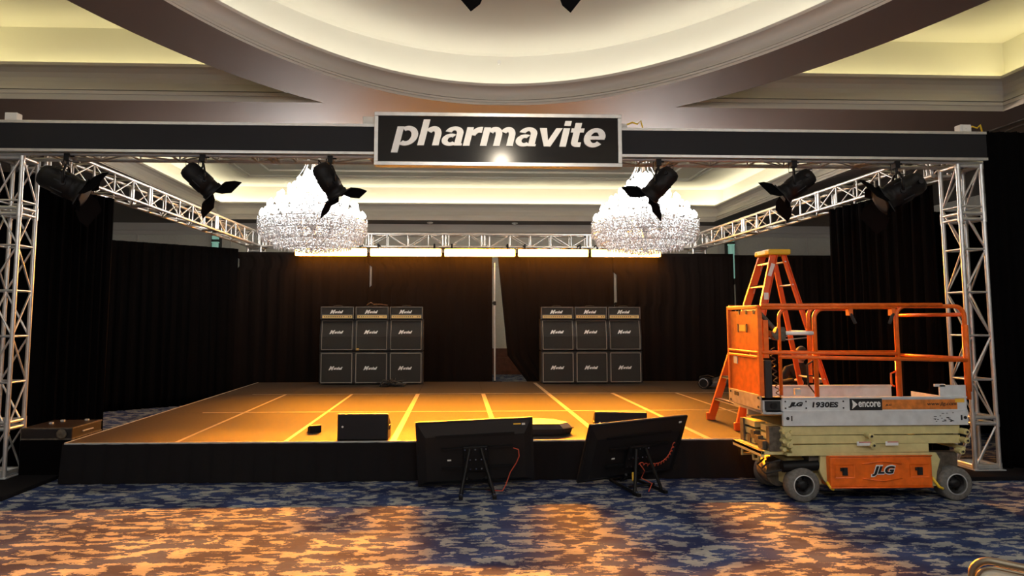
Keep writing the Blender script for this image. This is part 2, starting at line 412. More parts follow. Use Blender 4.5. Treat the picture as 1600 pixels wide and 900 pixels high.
def coffer(rc, names, ztopc, setback, led, mm, cut=None, lm='cove_led'):
    """tray in the ceiling; cut = (xa, xb) leaves the far side open between xa and xb, where the oval ring covers it"""
    x0, x1, y0, y1 = rc
    def loop(d): return [(x0-d, y0-d), (x1+d, y0-d), (x1+d, y1+d), (x0-d, y1+d)]
    def sweep(g, profile):
        for (d0, h0), (d1, h1) in zip(profile, profile[1:]):
            a, b = loop(d0), loop(d1)
            for k in range(4):
                k2 = (k+1) % 4
                if k == 2 and cut:
                    for xa, xb, ca, cb in ((a[2][0], cut[1], b[2][0], cut[1]), (cut[0], a[3][0], cut[0], b[3][0])):
                        g.add([(xa, a[2][1], ZC+h0), (xb, a[2][1], ZC+h0), (cb, b[2][1], ZC+h1), (ca, b[2][1], ZC+h1)], [(0, 1, 2, 3)])
                else:
                    g.add([(*a[k], ZC+h0), (*a[k2], ZC+h0), (*b[k2], ZC+h1), (*b[k], ZC+h1)], [(0, 1, 2, 3)])
        return g
    struct(sweep(G(), CPR).build(names[0], 'crown'))
    H = ztopc - ZC
    g = sweep(G(), [(.12, .50), (setback, .50), (setback, H)])
    lp = loop(setback)
    g.add([(x, y, ztopc) for x, y in lp], [(0, 1, 2, 3)])
    for ins, hh in ((1.0, .03), (1.12, .06), (1.24, .03), (1.9, .03), (2.0, .05)):
        a, b = loop(-ins), loop(-ins-.09)
        vv = [(x, y, ztopc-hh) for x, y in a] + [(x, y, ztopc-hh) for x, y in b] + [(x, y, ztopc) for x, y in a] + [(x, y, ztopc) for x, y in b]
        if not cut: g.add(vv, [(k, (k+1) % 4, 4+(k+1) % 4, 4+k) for k in range(4)] + [(k, (k+1) % 4, 8+(k+1) % 4, 8+k) for k in range(4)] + [(4+k, 4+(k+1) % 4, 12+(k+1) % 4, 12+k) for k in range(4)])
    struct(g.build(names[1], mm))
    g = sweep(G(), [(.24, .515), (.29, .515)])
    o = g.build('cove_light_strip', lm); tag(o, led, 'cove light')
coffer(C1, ('trim_5', 'trim_6'), 6.28, .45, 'hidden light strip in the cove beside the oval ring', 'cream', cut=(-1.7, 3.0))
coffer(C2, ('trim_7', 'trim_8'), 6.15, .45, 'hidden light strip in the cove of the ceiling over the stage', 'dome', lm='cove_led_stage')
# partition track in the ceiling on the right and behind
g = G().box((9.0, WY0, ZC-.02), (9.06, WY1, ZC)).box((9.25, WY0, ZC-.02), (9.31, WY1, ZC)); struct(g.build('trim_9', 'darkframe'))

# ceiling roof to keep the room closed above the trays
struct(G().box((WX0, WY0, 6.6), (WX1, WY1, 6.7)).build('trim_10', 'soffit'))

# small ceiling devices
def disc(name, label, cat, loc, r, h, m='whitepl'):
    t = thing(name, label, cat, loc)
    G().lathe([(r, 0), (r, -h*.4), (r*.8, -h*.8), (r*.5, -h)], 20).build('housing', m, t)
    G().lathe([(r*.25, -h), (r*.25, -h*1.3), (r*.1, -h*1.4)], 12).build('sensor', m, t)
disc('smoke_detector', 'round cream smoke detector on the dome ceiling right of the sign', 'smoke detector', (2.36, 8.2, 6.06), .10, .05)
t = thing('sprinkler_head', 'small sprinkler head on the curved dome wall above the sign', 'sprinkler', (.644, 10.09, 5.80))
G().tube((0, .04, 0), (0, -.05, 0), .018).tube((0, -.05, 0), (0, -.06, 0), .03).build('nozzle', 'whitepl', t)
for i, (x, y, lb) in enumerate(((-.9, 21.75, 'small round detector on the far ceiling edge left of centre'), (1.9, 21.75, 'small round detector on the far ceiling edge right of centre'))):
    disc('smoke_detector', lb, 'smoke detector', (x, y, ZC), .10, .05)
disc('ceiling_speaker', 'flat round white ceiling disc below the sign over the stage', 'ceiling speaker', (.15, 17.2, 6.14), .20, .03)

# frosted wall lights between the far wall panels
for x, lb in ((-7.95, 'tall mint frosted wall light on the far wall left of the truss'), (9.28, 'tall mint frosted wall light on the far wall beside the ladder top')):
    t = thing('wall_light', lb, 'wall light', (x, WY1-.02, 0))
    G().box((-.15, -.14, 3.0), (.15, 0, 4.75)).build('backplate', 'darkframe', t)
    G().box((-.10, -.24, 4.45), (.10, -.14, 4.56)).box((-.11, -.25, 4.32), (.11, -.14, 4.36)).build('cap', 'mint', t)
    G().lathe([(.10, 3.2), (.105, 3.25), (.105, 4.28), (.10, 4.32)], 16, M.Translation((0, -.20, 0))).build('shade', 'mint', t)

# ================================================================== STAGE
SX0, SW, SY0, SD, SZ = -4.36, 1.213, 7.74, 2.42, 0.43
stage = thing('stage', 'low wide stage of dark decks with taped seams and black skirt', 'stage', (0, 0, 0))
for r in range(3):
    for c in range(9):
        if c == 8 and r == 0: continue
        g = G().box((SX0+c*SW+.003, SY0+r*SD+.003, SZ-.06), (SX0+(c+1)*SW-.003, SY0+(r+1)*SD-.003, SZ))
        o = g.build('deck_panel', 'deck', stage)
g = G()
g.box((SX0, SY0-.012, SZ-.05), (SX0+8*SW, SY0, SZ+.004)); g.build('edge_rail', 'alu_dull', stage)
G().box((SX0-.012, SY0, SZ-.05), (SX0, SY0+3*SD, SZ+.004)).build('edge_rail', 'alu_dull', stage)
for c in range(1, 9):
    x = SX0 + c*SW; y1 = SY0 + 2*SD if c != 5 else SY0+3*SD-.3
    wv = .036 if 3 <= c <= 6 else .022
    G().box((x-wv, SY0+.01, SZ), (x+wv, y1, SZ+.0022)).build('tape_strip', 'tape', stage)
for r, wv in ((1, .024), (2, .020)):
    G().box((SX0+.6, SY0+r*SD-wv, SZ), (SX0+(8 if r == 1 else 8.9)*SW, SY0+r*SD+wv, SZ+.0030)).build('tape_strip', 'tape', stage)
def pleat_line(p0, p1, z0, z1, n, amp, seg=6, flare=0.0, seed=1):
    rnd = random.Random(seed); p0 = V((*p0, 0)); p1 = V((*p1, 0)); d = p1-p0; L = d.length; d.normalize(); nn = V((d.y, -d.x, 0))
    N = n*seg; vs = []; fs = []; rows = 6
    ph = [rnd.uniform(.7, 1.3) for _ in range(n+1)]
    for j in range(rows+1):
        f = j/rows
        for i in range(N+1):
            u = i/N; k = min(int(u*n), n-1); q = u*n-k
            off = amp*ph[k]*(1-abs(2*q-1)**3)*(.5+.5*(1-f)) + flare*(1-f)
            vs.append(p0 + d*L*u + nn*off + V((0, 0, z0+(z1-z0)*f)))
    for j in range(rows):
        for i in range(N): fs.append((j*(N+1)+i, j*(N+1)+i+1, (j+1)*(N+1)+i+1, (j+1)*(N+1)+i))
    return vs, fs
vs, fs = pleat_line((SX0-.02, SY0-.02), (SX0+8*SW, SY0-.02), 0.005, SZ-.01, 42, .03, flare=.05)
G().add(vs, fs, True).build('skirt', 'skirt', stage)
vs, fs = pleat_line((SX0-.02, SY0+3*SD), (SX0-.02, SY0-.02), 0.005, SZ-.01, 26, .03, flare=.03, seed=2)
G().add(vs, fs, True).build('skirt', 'skirt', stage)
G().box((SX0+.1, SY0+.1, 0), (SX0+8*SW-.1, SY0+3*SD-.1, SZ-.06)).build('under_frame', 'rubber', stage)
G().box((SX0+8*SW, SY0+SD+.1, 0), (SX0+9*SW-.1, SY0+3*SD-.1, SZ-.06)).build('under_frame', 'rubber', stage)

# ================================================================== DRAPES
def drape(name, label, p0, p1, z0, z1, folds, amp, m='velour', left=None, top=None, seed=1, group=None, rows=14, seg=8):
    """hung cloth from p0 to p1 (xy), pleated in depth; left(f) pulls the p0 edge along the run, top(u) lowers the head"""
    rnd = random.Random(seed); a = V((*p0, 0)); b = V((*p1, 0)); d = b-a; L = d.length; d.normalize(); nn = V((d.y, -d.x, 0))
    N = folds*seg; vs = []; fs = []
    amps = [rnd.uniform(.5, 1.4) for _ in range(folds+2)]; wob = [rnd.uniform(-.35, .35) for _ in range(folds+2)]
    for j in range(rows+1):
        f = j/rows
        for i in range(N+1):
            u = i/N; k = int(u*folds); q = u*folds-k
            A = amps[k]*(1-q)+amps[k+1]*q; W = wob[k]*(1-q)+wob[k+1]*q
            off = amp*A*sin(2*pi*(u*folds + W*(1-f)))*(.55+.45*(1-f)) + amp*.35*sin(2*pi*u*folds*2.7+1.3)
            s0 = left(f) if left else 0.0
            along = s0 + (L-s0)*u
            zt = z1 - (top(u) if top else 0)
            vs.append(a + d*along + nn*off + V((0, 0, z0+(zt-z0)*f)))
    for j in range(rows):
        for i in range(N): fs.append((j*(N+1)+i, j*(N+1)+i+1, (j+1)*(N+1)+i+1, (j+1)*(N+1)+i))
    o = G().add(vs, fs, True).build(name, m)
    md = o.modifiers.new('cloth', 'SOLIDIFY'); md.thickness = .006
    return tag(o, label, 'drape', group)
DY, DT = 15.14, 3.33
segx = [(-4.9, -1.98), (-1.93, .80), (.92, 3.60), (3.66, 6.4), (6.43, 9.2), (9.23, 12.4)]
labs = ['black back drape behind the left amplifier stack', 'black back drape between left stack and the open gap',
        'black back drape pulled aside right of the open gap', 'black back drape right of the right amplifier stack',
        'black back drape behind the ladder', 'black back drape at the far right under the wall light']
for i, ((x0, x1), lb) in enumerate(zip(segx, labs)):
    lf = (lambda f: .32*(1-f)+2.2*max(0, .30-f)) if i == 2 else None
    for ii, za, zb in ((0, 2.98, 3.24), (1, 2.52, 3.04), (3, 2.16, 2.88)):
        if i == ii: lf = lambda f, za=za, zb=zb: -.09 if not (za < f*DT < zb) else 0.0
    drape('stage_drape', lb, (x0, DY), (x1, DY), 0.004, DT-(.03 if i > 3 else 0), 9, .016, 'backcloth', left=lf, rows=40, seed=20+i, group='drapes across the back of the stage')
drape('stage_drape', 'black drape running diagonally at the rear left of the stage', (-7.75, 12.9), (-4.92, 15.12), 0, 3.40, 18, .03, 'velour', seed=41)
drape('stage_drape', 'black drape hanging in the left wing beyond the stage', (-11.5, 12.6), (-7.73, 12.9), 0, 3.42, 16, .03, 'velour', seed=42)
# side masking drapes under the side trusses
drape('side_drape', 'tall black masking drape beside the left truss tower', (-4.90, 9.62), (-5.32, 8.68), 0, 3.53, 9, .05, 'velour', seed=43)
drape('side_drape', 'tall black masking drape beside the right truss tower', (6.08, 8.2), (5.86, 10.15), .0 , 3.53, 12, .05, 'velour', seed=44)
drape('wing_drape', 'black wing drape closing off the left side of the proscenium', (-12.0, 8.32), (-5.03, 8.32), 0, 3.62, 34, .05, 'velour', seed=45)
drape('wing_drape', 'tall black wing drape at the right edge of the picture', (6.50, 7.85), (12.9, 7.85), 0, 4.13, 34, .04, 'velour', seed=46)
drape('wing_drape', 'black drape behind the right truss tower', (6.62, 10.4), (12.9, 10.6), 0, 3.56, 30, .05, 'velour', seed=47)

# uprights seen at the joints of the drapes
def pole(x, z1, label, y=15.06, z0=SZ):
    t = thing('drape_pole', label, 'drape pole', (x, y, z0), group=None)
    z = z1 - z0
    G().tube((0, 0, 0), (0, 0, z*.66), .020, 10).build('lower_tube', 'alu', t)
    G().tube((0, 0, z*.66), (0, 0, z), .015, 10).build('upper_tube', 'alu', t)
    G().tube((0, 0, z*.66-.05), (0, 0, z*.66+.04), .032, 10).box((-.05, -.01, z*.66-.02), (0, .01, z*.66+.02)).build('clamp', 'blackmetal', t)
    G().box((-.16, -.02, 0), (.16, .02, .012)).box((-.02, -.03, 0), (.02, .03, .03)).build('base_plate', 'blackmetal', t)
pole(.845, 3.08, 'full height silver drape upright in the open gap', 14.95)
pole(-4.93, 3.28, 'drape upright showing its tip by the left rear truss corner', 15.22, 0)
pole(-1.97, 3.28, 'slim drape upright visible above the left amplifier stack', 15.22, 0)
pole(3.655, 3.28, 'slim drape upright rising behind the right amplifier stack', 15.22, 0)

# ================================================================== TRUSS
def truss_parts(parent, p, q, w, h, bay, r=.024, lr=.011, joints=(), lat_sides=(0, 1, 2, 3), m='alu', flip=0):
    """box truss from p to q (centre line), chords at the corners of w x h"""
    p = V(p); q = V(q); d = q-p; L = d.length; d.normalize()
    up = V((0, 0, 1)) if abs(d.z) < .9 else V((0, 1, 0))
    s = d.cross(up).normalized(); u = s.cross(d).normalized()
    cn = [(-w/2, -h/2), (w/2, -h/2), (w/2, h/2), (-w/2, h/2)]
    P = lambda c, t: p + d*t + s*cn[c % 4][0] + u*cn[c % 4][1]
    for c in range(4): G().tube(P(c, 0), P(c, L), r, 12).build('chord', m, parent)
    nb = max(1, round(L/bay)); g = G()
    for f in lat_sides:
        for k in range(nb+1):
            t = L*k/nb; t = min(max(t, r), L-r)
            g.tube(P(f, t), P(f+1, t), lr*1.15, 8, cap=False)
            if k < nb:
                t2 = L*(k+1)/nb
                if (k+flip+(f > 1)) % 2: g.tube(P(f, t), P(f+1, t2), lr, 8, cap=False)
                else: g.tube(P(f+1, t), P(f, t2), lr, 8, cap=False)
    g.build('lattice', m, parent)
    for t in joints:
        jg = G()
        for dt in (-.035, .035):
            tt = min(max(t+dt, .02), L-.02)
            for f in range(4): jg.tube(P(f, tt), P(f+1, tt), .022, 8)
        for c in range(4): jg.tube(P(c, max(t-.07, 0)), P(c, min(t+.07, L)), r*1.25, 10)
        jg.build('coupling', m, parent)
TW = .29
def tower(label, x, y, h=3.70, base=True, joints=(0.0, .62, 3.05, 3.70), z0=.06):
    t = thing('truss_tower', label, 'truss', (x, y, z0))
    truss_parts(t, (0, 0, 0), (0, 0, h-z0), TW, TW, .49, joints=[max(0, j-z0) for j in joints])
    G().box((-.19, -.19, -.012), (.19, .19, .0)).build('base_plate', 'alu_dull', t)
    return t
tower('left front truss tower of silver lattice tubes', -5.16, 7.90, 3.69)
tower('right front truss tower behind the orange lift', 6.22, 7.88, 3.69)
tower('rear left truss tower whose top shows above the drapes', -4.62, 15.42, 3.48, joints=(0, 1.2, 2.4, 3.4))
tower('rear right truss tower whose top shows above the drapes', 5.66, 15.42, 3.48, joints=(0, 1.2, 2.4, 3.4))
def truss(label, p, q, joints, name='overhead_truss', wd=TW):
    m_ = (V(p)+V(q))/2; t = thing(name, label, 'truss', (m_.x, m_.y, m_.z-wd/2)); o = V(t.location)
    truss_parts(t, V(p)-o, V(q)-o, wd, wd, .47, joints=joints); return t
truss('front header truss running behind the black fascia', (-6.6, 7.90, 3.86), (6.40, 7.90, 3.86), (.03, 2.0, 4.4, 6.8, 9.2, 11.6))
truss('left side truss sloping back from the front tower', (-5.10, 8.08, 3.765), (-4.62, 15.26, 3.625), (.05, 2.4, 4.85, 7.1))
truss('right side truss running back above the lift and ladder', (6.16, 8.08, 3.765), (5.66, 15.26, 3.625), (.05, 2.4, 4.85, 7.1))
truss('rear truss running above the amber light bar', (-4.45, 15.42, 3.625), (5.48, 15.42, 3.625), (.05, 2.45, 4.15, 5.05, 7.5, 9.88))
# black covered plates under the front towers
for lb, x0, x1 in (('black covered base plate under the left truss tower', -6.3, -4.52), ('black covered base plate under the right truss tower', 5.62, 8.3)):
    g = G().box((x0, 6.98 if x0 < 0 else 7.42, 0), (x1, 8.22 if x0 < 0 else 8.15, .045))
    tag(g.build('ballast_plate', 'skirt', bevel=.008), lb, 'base plate')

# ------------------------------------------------------------------ fascia and sign
def fascia(label, x0, x1, z0, z1):
    t = thing('header_fascia', label, 'fascia panel', ((x0+x1)/2, 7.64, z0)); hx = (x1-x0)/2; h = z1-z0
    G().box((-hx, 0, .03), (hx, .03, h-.03)).build('panel', 'blackmatte', t)
    G().box((-hx, -.012, h-.032), (hx, .035, h)).build('trim_rail', 'alu', t)
    G().box((-hx, -.012, 0), (hx, .035, .030)).build('trim_rail', 'alu', t)
    g = G()
    for k in range(3): x = -hx+.3+k*(2*hx-.6)/2; g.box((x-.02, .035, h*.3), (x+.02, .10, h*.45))
    g.build('clamp_bracket', 'blackmetal', t)
fascia('long black header fascia with silver rails left of the sign', -6.55, -.95, 3.715, 4.075)
fascia('long black header fascia with silver rails right of the sign', 1.90, 6.38, 3.715, 4.065)
t = thing('sign', 'black company sign with white bold italic lettering in silver frame', 'sign', (.475, 7.50, 3.555))
hw, h = 1.425, .62
G().box((-hw+.03, 0, .03), (hw-.03, .05, h-.03)).build('sign_panel', 'blackgloss', t)
g = G().box((-hw, -.02, 0), (hw, .10, .045)).box((-hw, -.02, h-.045), (hw, .10, h)).box((-hw, -.02, .045), (-hw+.045, .10, h-.045)).box((hw-.045, -.02, .045), (hw, .10, h-.045))
g.build('frame', 'alu', t, bevel=.004)

# bold slanted lettering: every letter is drawn from stems, bars and thick bowls
def arcband(cx, cy, ro, rp, ti, tj, a0, a1, n=18):
    """band between an outer ellipse (ro, rp) and an inner one thinner by (ti, tj), from angle a0 to a1"""
    o_ = [(cx+ro*cos(R(a0+(a1-a0)*k/n)), cy+rp*sin(R(a0+(a1-a0)*k/n))) for k in range(n+1)]
    i_ = [(cx+(ro-ti)*cos(R(a0+(a1-a0)*k/n)), cy+(rp-tj)*sin(R(a0+(a1-a0)*k/n))) for k in range(n+1)]
    return [[o_[k], o_[k+1], i_[k+1], i_[k]] for k in range(n)]
def rect(x0, y0, x1, y1): return [[(x0, y0), (x1, y0), (x1, y1), (x0, y1)]]
ST, HB = .34, .235
def l_p(): return rect(0, -.40, ST, 1.0) + arcband(.60, .50, .57, .53, ST, HB, -125, 125)
def l_h(): return rect(0, 0, ST, 1.40) + rect(.76, 0, 1.10, .62) + arcband(.66, .58, .44, .45, ST, .27, 0, 150)
def l_a(): return arcband(.56, .66, .48, .37, ST, .21, 8, 165) + rect(.70, .0, 1.04, .72) + arcband(.46, .31, .46, .33, .31, .19, 60, 320) + rect(.98, 0, 1.10, .12)
def l_r(): return rect(0, 0, ST, 1.0) + arcband(.72, .50, .50, .52, .30, .30, 84, 170, 10) + [[(.70, .70), (.82, .70), (.82, 1.02), (.70, 1.02)]]
def l_m(): return rect(0, 0, ST, 1.0) + rect(.68, 0, 1.02, .62) + arcband(.60, .58, .42, .45, ST, .27, 0, 150) + rect(1.36, 0, 1.70, .62) + arcband(1.28, .58, .42, .45, ST, .27, 0, 150)
def l_v(): return [[(-.06, 1.0), (.31, 1.0), (.62, .0), (.38, .0)], [(1.14, 1.0), (.80, 1.0), (.38, .0), (.72, .0)], [(.38, 0), (.72, 0), (.62, .2), (.48, .2)]]
def l_i(): return rect(0, 0, ST, 1.0) + rect(0, 1.13, ST, 1.40)
def l_t(): return rect(.14, .22, .48, 1.30) + rect(0, .78, .68, 1.0) + arcband(.44, .26, .30, .27, .29, .26, 180, 270, 8) + rect(.43, -.01, .66, .24) + rect(.30, .1, .48, .30)
def l_e(): return arcband(.55, .50, .56, .53, ST, HB, 20, 318) + rect(.24, .40, 1.09, .58) + arcband(.55, .50, .56, .53, ST, HB, 0, 20)
word = [(l_p, 1.17), (l_h, 1.10), (l_a, 1.08), (l_r, .80), (l_m, 1.70), (l_a, 1.08), (l_v, 1.10), (l_i, ST), (l_t, .68), (l_e, 1.10)]
x = 0; polys = []; SH = .24
for fn, adv in word:
    grp = [[(px_ + x + SH*py_, py_) for px_, py_ in poly] for poly in fn()]; polys.append(grp); x += adv + .085
X0 = min(p_[0] for g_ in polys for q_ in g_ for p_ in q_); X1 = max(p_[0] for g_ in polys for q_ in g_ for p_ in q_)
sx_ = 2.47/(X1-X0); sz_ = .390/1.80
for grp in polys:
    g = G()
    for kq, q_ in enumerate(grp):
        ar = sum(a[0]*b[1]-b[0]*a[1] for a, b in zip(q_, q_[1:]+q_[:1]))
        if ar < 0: q_ = q_[::-1]
        g.prism([((px_-(X0+X1)/2)*sx_, .235+py_*sz_) for px_, py_ in q_], 0, .014 + .00025*(kq % 24), xz(-.0005))
    g.build('letter', 'white', t)

for lb, x in (('white junction box on top of the header at far left', -5.12), ('white junction box on the header just left of the sign', -1.04), ('small white junction box on the header by the sign right edge', 1.97), ('white junction box with wires near the right truss tower', 6.16)):
    t = thing('junction_box', lb, 'junction box', (x, 7.72, 4.075 if x < 1 else 4.065))
    s_ = 1.0 if x != 1.97 else .6
    G().box((-.07*s_, -.05, 0), (.07*s_, .05, .10*s_)).build('housing', 'whitepl', t, bevel=.008)
    G().box((-.05*s_, -.055, .02), (.05*s_, -.05, .08*s_)).tube((0, -.054, .05*s_), (0, -.062, .05*s_), .006).build('cover', 'whitepl', t)
    if x > 1: G().path([(.07*s_, 0, .06), (.12, 0, .09), (.18, 0, .07), (.22, 0, .11), (.25, .01, .02)], .010).build('wire', 'yellow', t)

# ------------------------------------------------------------------ amber LED bar
for i in range(5):
    x0 = -3.60 + i*1.655; L = 1.60
    lb = ['leftmost amber light batten below the left chandelier', 'amber light batten just right of the left chandelier', 'middle amber light batten above the open drape gap',
          'amber light batten above the right amplifier stack', 'rightmost amber light batten below the right chandelier'][i]
    t = thing('led_batten', lb, 'stage light', (x0+L/2, 14.90, 3.30), group='amber light battens under the rear truss')
    G().box((-L/2, 0, 0), (L/2, .10, .09)).box((-L/2, -.065, .087), (L/2, .10, .100)).box((-L/2, -.065, -.08), (-L/2+.008, .10, .10)).box((L/2-.008, -.065, -.08), (L/2, .10, .10)).build('housing', 'blackmetal', t, bevel=.006)  # top lid added to stop the diffuser's amber light from spilling upward
    vs = []; n = 8
    g = G().box((-L/2+.01, -.055, -.075), (L/2-.01, -.002, .085)); g.build('diffuser', 'amber', t, bevel=.02)
    build_split(G().box((-L/2+.15, .02, .08), (-L/2+.19, .08, .20)).box((L/2-.19, .02, .08), (L/2-.15, .08, .20)).tube((-L/2+.17, .05, .20), (-L/2+.17, .35, .20), .02).tube((L/2-.17, .05, .20), (L/2-.17, .35, .20), .02), 'bracket', 'blackmetal', t)
    lamp('batten_lamp', 'AREA', (0, -.085, .03), 105 * LK['wash'], (1.0, 0.295, 0.012), t, sx=L*.9, sy=.06, rot=(R(-90+15.5), 0, 0), spread=R(22))
    lamp('batten_lamp', 'AREA', (0, -.085, -.04), 92 * LK['wash'], (1.0, 0.295, 0.012), t, sx=L*.9, sy=.06, rot=(R(-90+27), 0, 0), spread=R(56))

# ================================================================== CHANDELIERS
def drop_pts(c, r, h):       # small octahedral prism
    x, y, z = c
    return [(x, y, z), (x+r, y, z-h*.35), (x, y+r, z-h*.35), (x-r, y, z-h*.35), (x, y-r, z-h*.35), (x, y, z-h)]
OF = [(0,2,1),(0,3,2),(0,4,3),(0,1,4),(5,1,2),(5,2,3),(5,3,4),(5,4,1)]
def chandelier(label, loc):
    """loc = bottom centre"""
    t = thing('chandelier', label, 'chandelier', loc, group='crystal chandeliers over the stage')
    rnd = random.Random(5)
    G().tube((0, 0, 1.75), (0, 0, 6.13-loc[2]), .012, 8).build('suspension_rod', 'chrome', t)
    G().lathe([(.10, 0), (.13, -.02), (.13, -.05), (.04, -.10)], 20, M.Translation((0, 0, 6.15-loc[2]))).build('ceiling_rose', 'chrome', t)
    G().lathe([(.02, .02), (.07, .06), (.04, .12), (.03, .30), (.06, .40), (.09, .50), (.04, .62), (.03, .9), (.06, 1.0), (.03, 1.1), (.03, 1.4), (.05, 1.5), (.02, 1.75)], 16).build('central_column', 'chrome', t)
    tiers = [(.93, .58, 27, .19), (.80, .76, 22, .19), (.63, .93, 18, .19), (.45, 1.09, 14, .18), (.29, 1.24, 11, .17), (.14, 1.38, 8, .16)]
    bulb = None
    bg = G().lathe([(.0001, 0), (.030, .018), (.042, .05), (.036, .08), (.016, .108), (.0001, .12)], 10)
    cups = G()
    for r, z, n, hh in tiers:
        a = G(); ring = [(r*.92*cos(2*pi*k/48), r*.92*sin(2*pi*k/48), z-.13) for k in range(49)]
        a.path(ring, .010, 6)
        for k in range(n):
            th = 2*pi*(k+.5*(n % 2))/n
            c, s = cos(th), sin(th)
            pts = [(c*rr, s*rr, zz) for rr, zz in ((.04, z-.05), (r*.3, z-.16), (r*.65, z-.20), (r*.92, z-.13), (r, z-.05), (r, z))]
            a.path(pts, .007, 5)
            cups.lathe([(.012, -.03), (.045, 0), (.048, .012), (.014, .012)], 10, M.Translation((r*c, r*s, z)))
            cups.tube((r*c, r*s, z), (r*c, r*s, z+.045), .013, 8)
            if bulb is None: bulb = bg.build('candle_bulb', 'bulb', t); bulb.location = (r*c, r*s, z+.045)
            else:
                b2 = bulb.copy(); col.objects.link(b2); b2.location = (r*c, r*s, z+.045)
        a.build('arm_tier', 'chrome', t)
    cups.build('drip_cups', 'crystal', t)
    # crystal strings: curtains of drops hung from every tier and a bowl of swags below
    g = G()
    def ringdrops(r, z, n, h, rr, jit=.0):
        for k in range(n):
            th = 2*pi*(k+rnd.random()*jit)/n
            g.add(drop_pts((r*cos(th), r*sin(th), z+rnd.uniform(-.012, .012)), rr, h), OF)
    for r, z, n, hh in tiers:
        for q in range(4):
            ringdrops(r*(1.0-.03*q), z-.03-q*.048, n*5, .042, .013, .3)
    prof = [(.98, .52), (.99, .46), (.985, .40), (.96, .34), (.91, .28), (.83, .22), (.74, .165), (.62, .12), (.50, .085), (.38, .05), (.26, .02), (.13, .0)]
    for q, (r, z) in enumerate(prof):
        n = max(12, int(2*pi*r/.062))
        ringdrops(r, z, n, .055, .017, .4)
        ringdrops(r*.9, z+.045, n, .05, .014, .5)
        ringdrops(r*.75, z+.09, int(n*.6)+3, .05, .014, .5)
    for k in range(30):          # looped swags round the rim
        th0, th1 = 2*pi*k/30, 2*pi*(k+1)/30
        for z0, rr, dp in ((.60, 1.0, .10), (.44, 1.0, .12), (.30, .93, .10)):
            for q in range(9):
                u = q/8; th = th0+(th1-th0)*u; z = z0 - dp*4*u*(1-u)
                g.add(drop_pts((rr*cos(th), rr*sin(th), z), .013, .03), OF)
    for k in range(48):          # long pendants at the lower rim
        th = 2*pi*k/48
        g.add(drop_pts((.90*cos(th), .90*sin(th), .24), .020, .11), OF); g.add(drop_pts((.70*cos(th), .70*sin(th), .12), .020, .10), OF)
    for k in range(9):           # thin strands running up to the ceiling rod
        th = 2*pi*k/9
        for q in range(26):
            u = q/25; r = .05 + .20*u*u + .02; z = 1.44+(1-u)*.62
            g.add(drop_pts((r*cos(th), r*sin(th), z), .008, .022), OF)
    stuff(g.build('crystal_drops', 'crystal', t))
    g = G()
    for r, z in ((.98, .56), (.97, .36), (.80, .18), (.45, .07)):
        g.path([(r*cos(2*pi*k/48), r*sin(2*pi*k/48), z) for k in range(49)], .008, 6)
    for k in range(12):
        th = 2*pi*k/12
        g.path([(r*cos(th), r*sin(th), z) for r, z in [(.98, .56), (.97, .36), (.80, .18), (.45, .07), (.06, .06)]], .005, 5)
    g.build('basket_frame', 'chrome', t)
    return t
chandelier('huge lit crystal chandelier hanging left of the sign', (-2.70, 12.5, 3.08))
chandelier('huge lit crystal chandelier hanging right of the sign', (3.58, 12.5, 3.08))

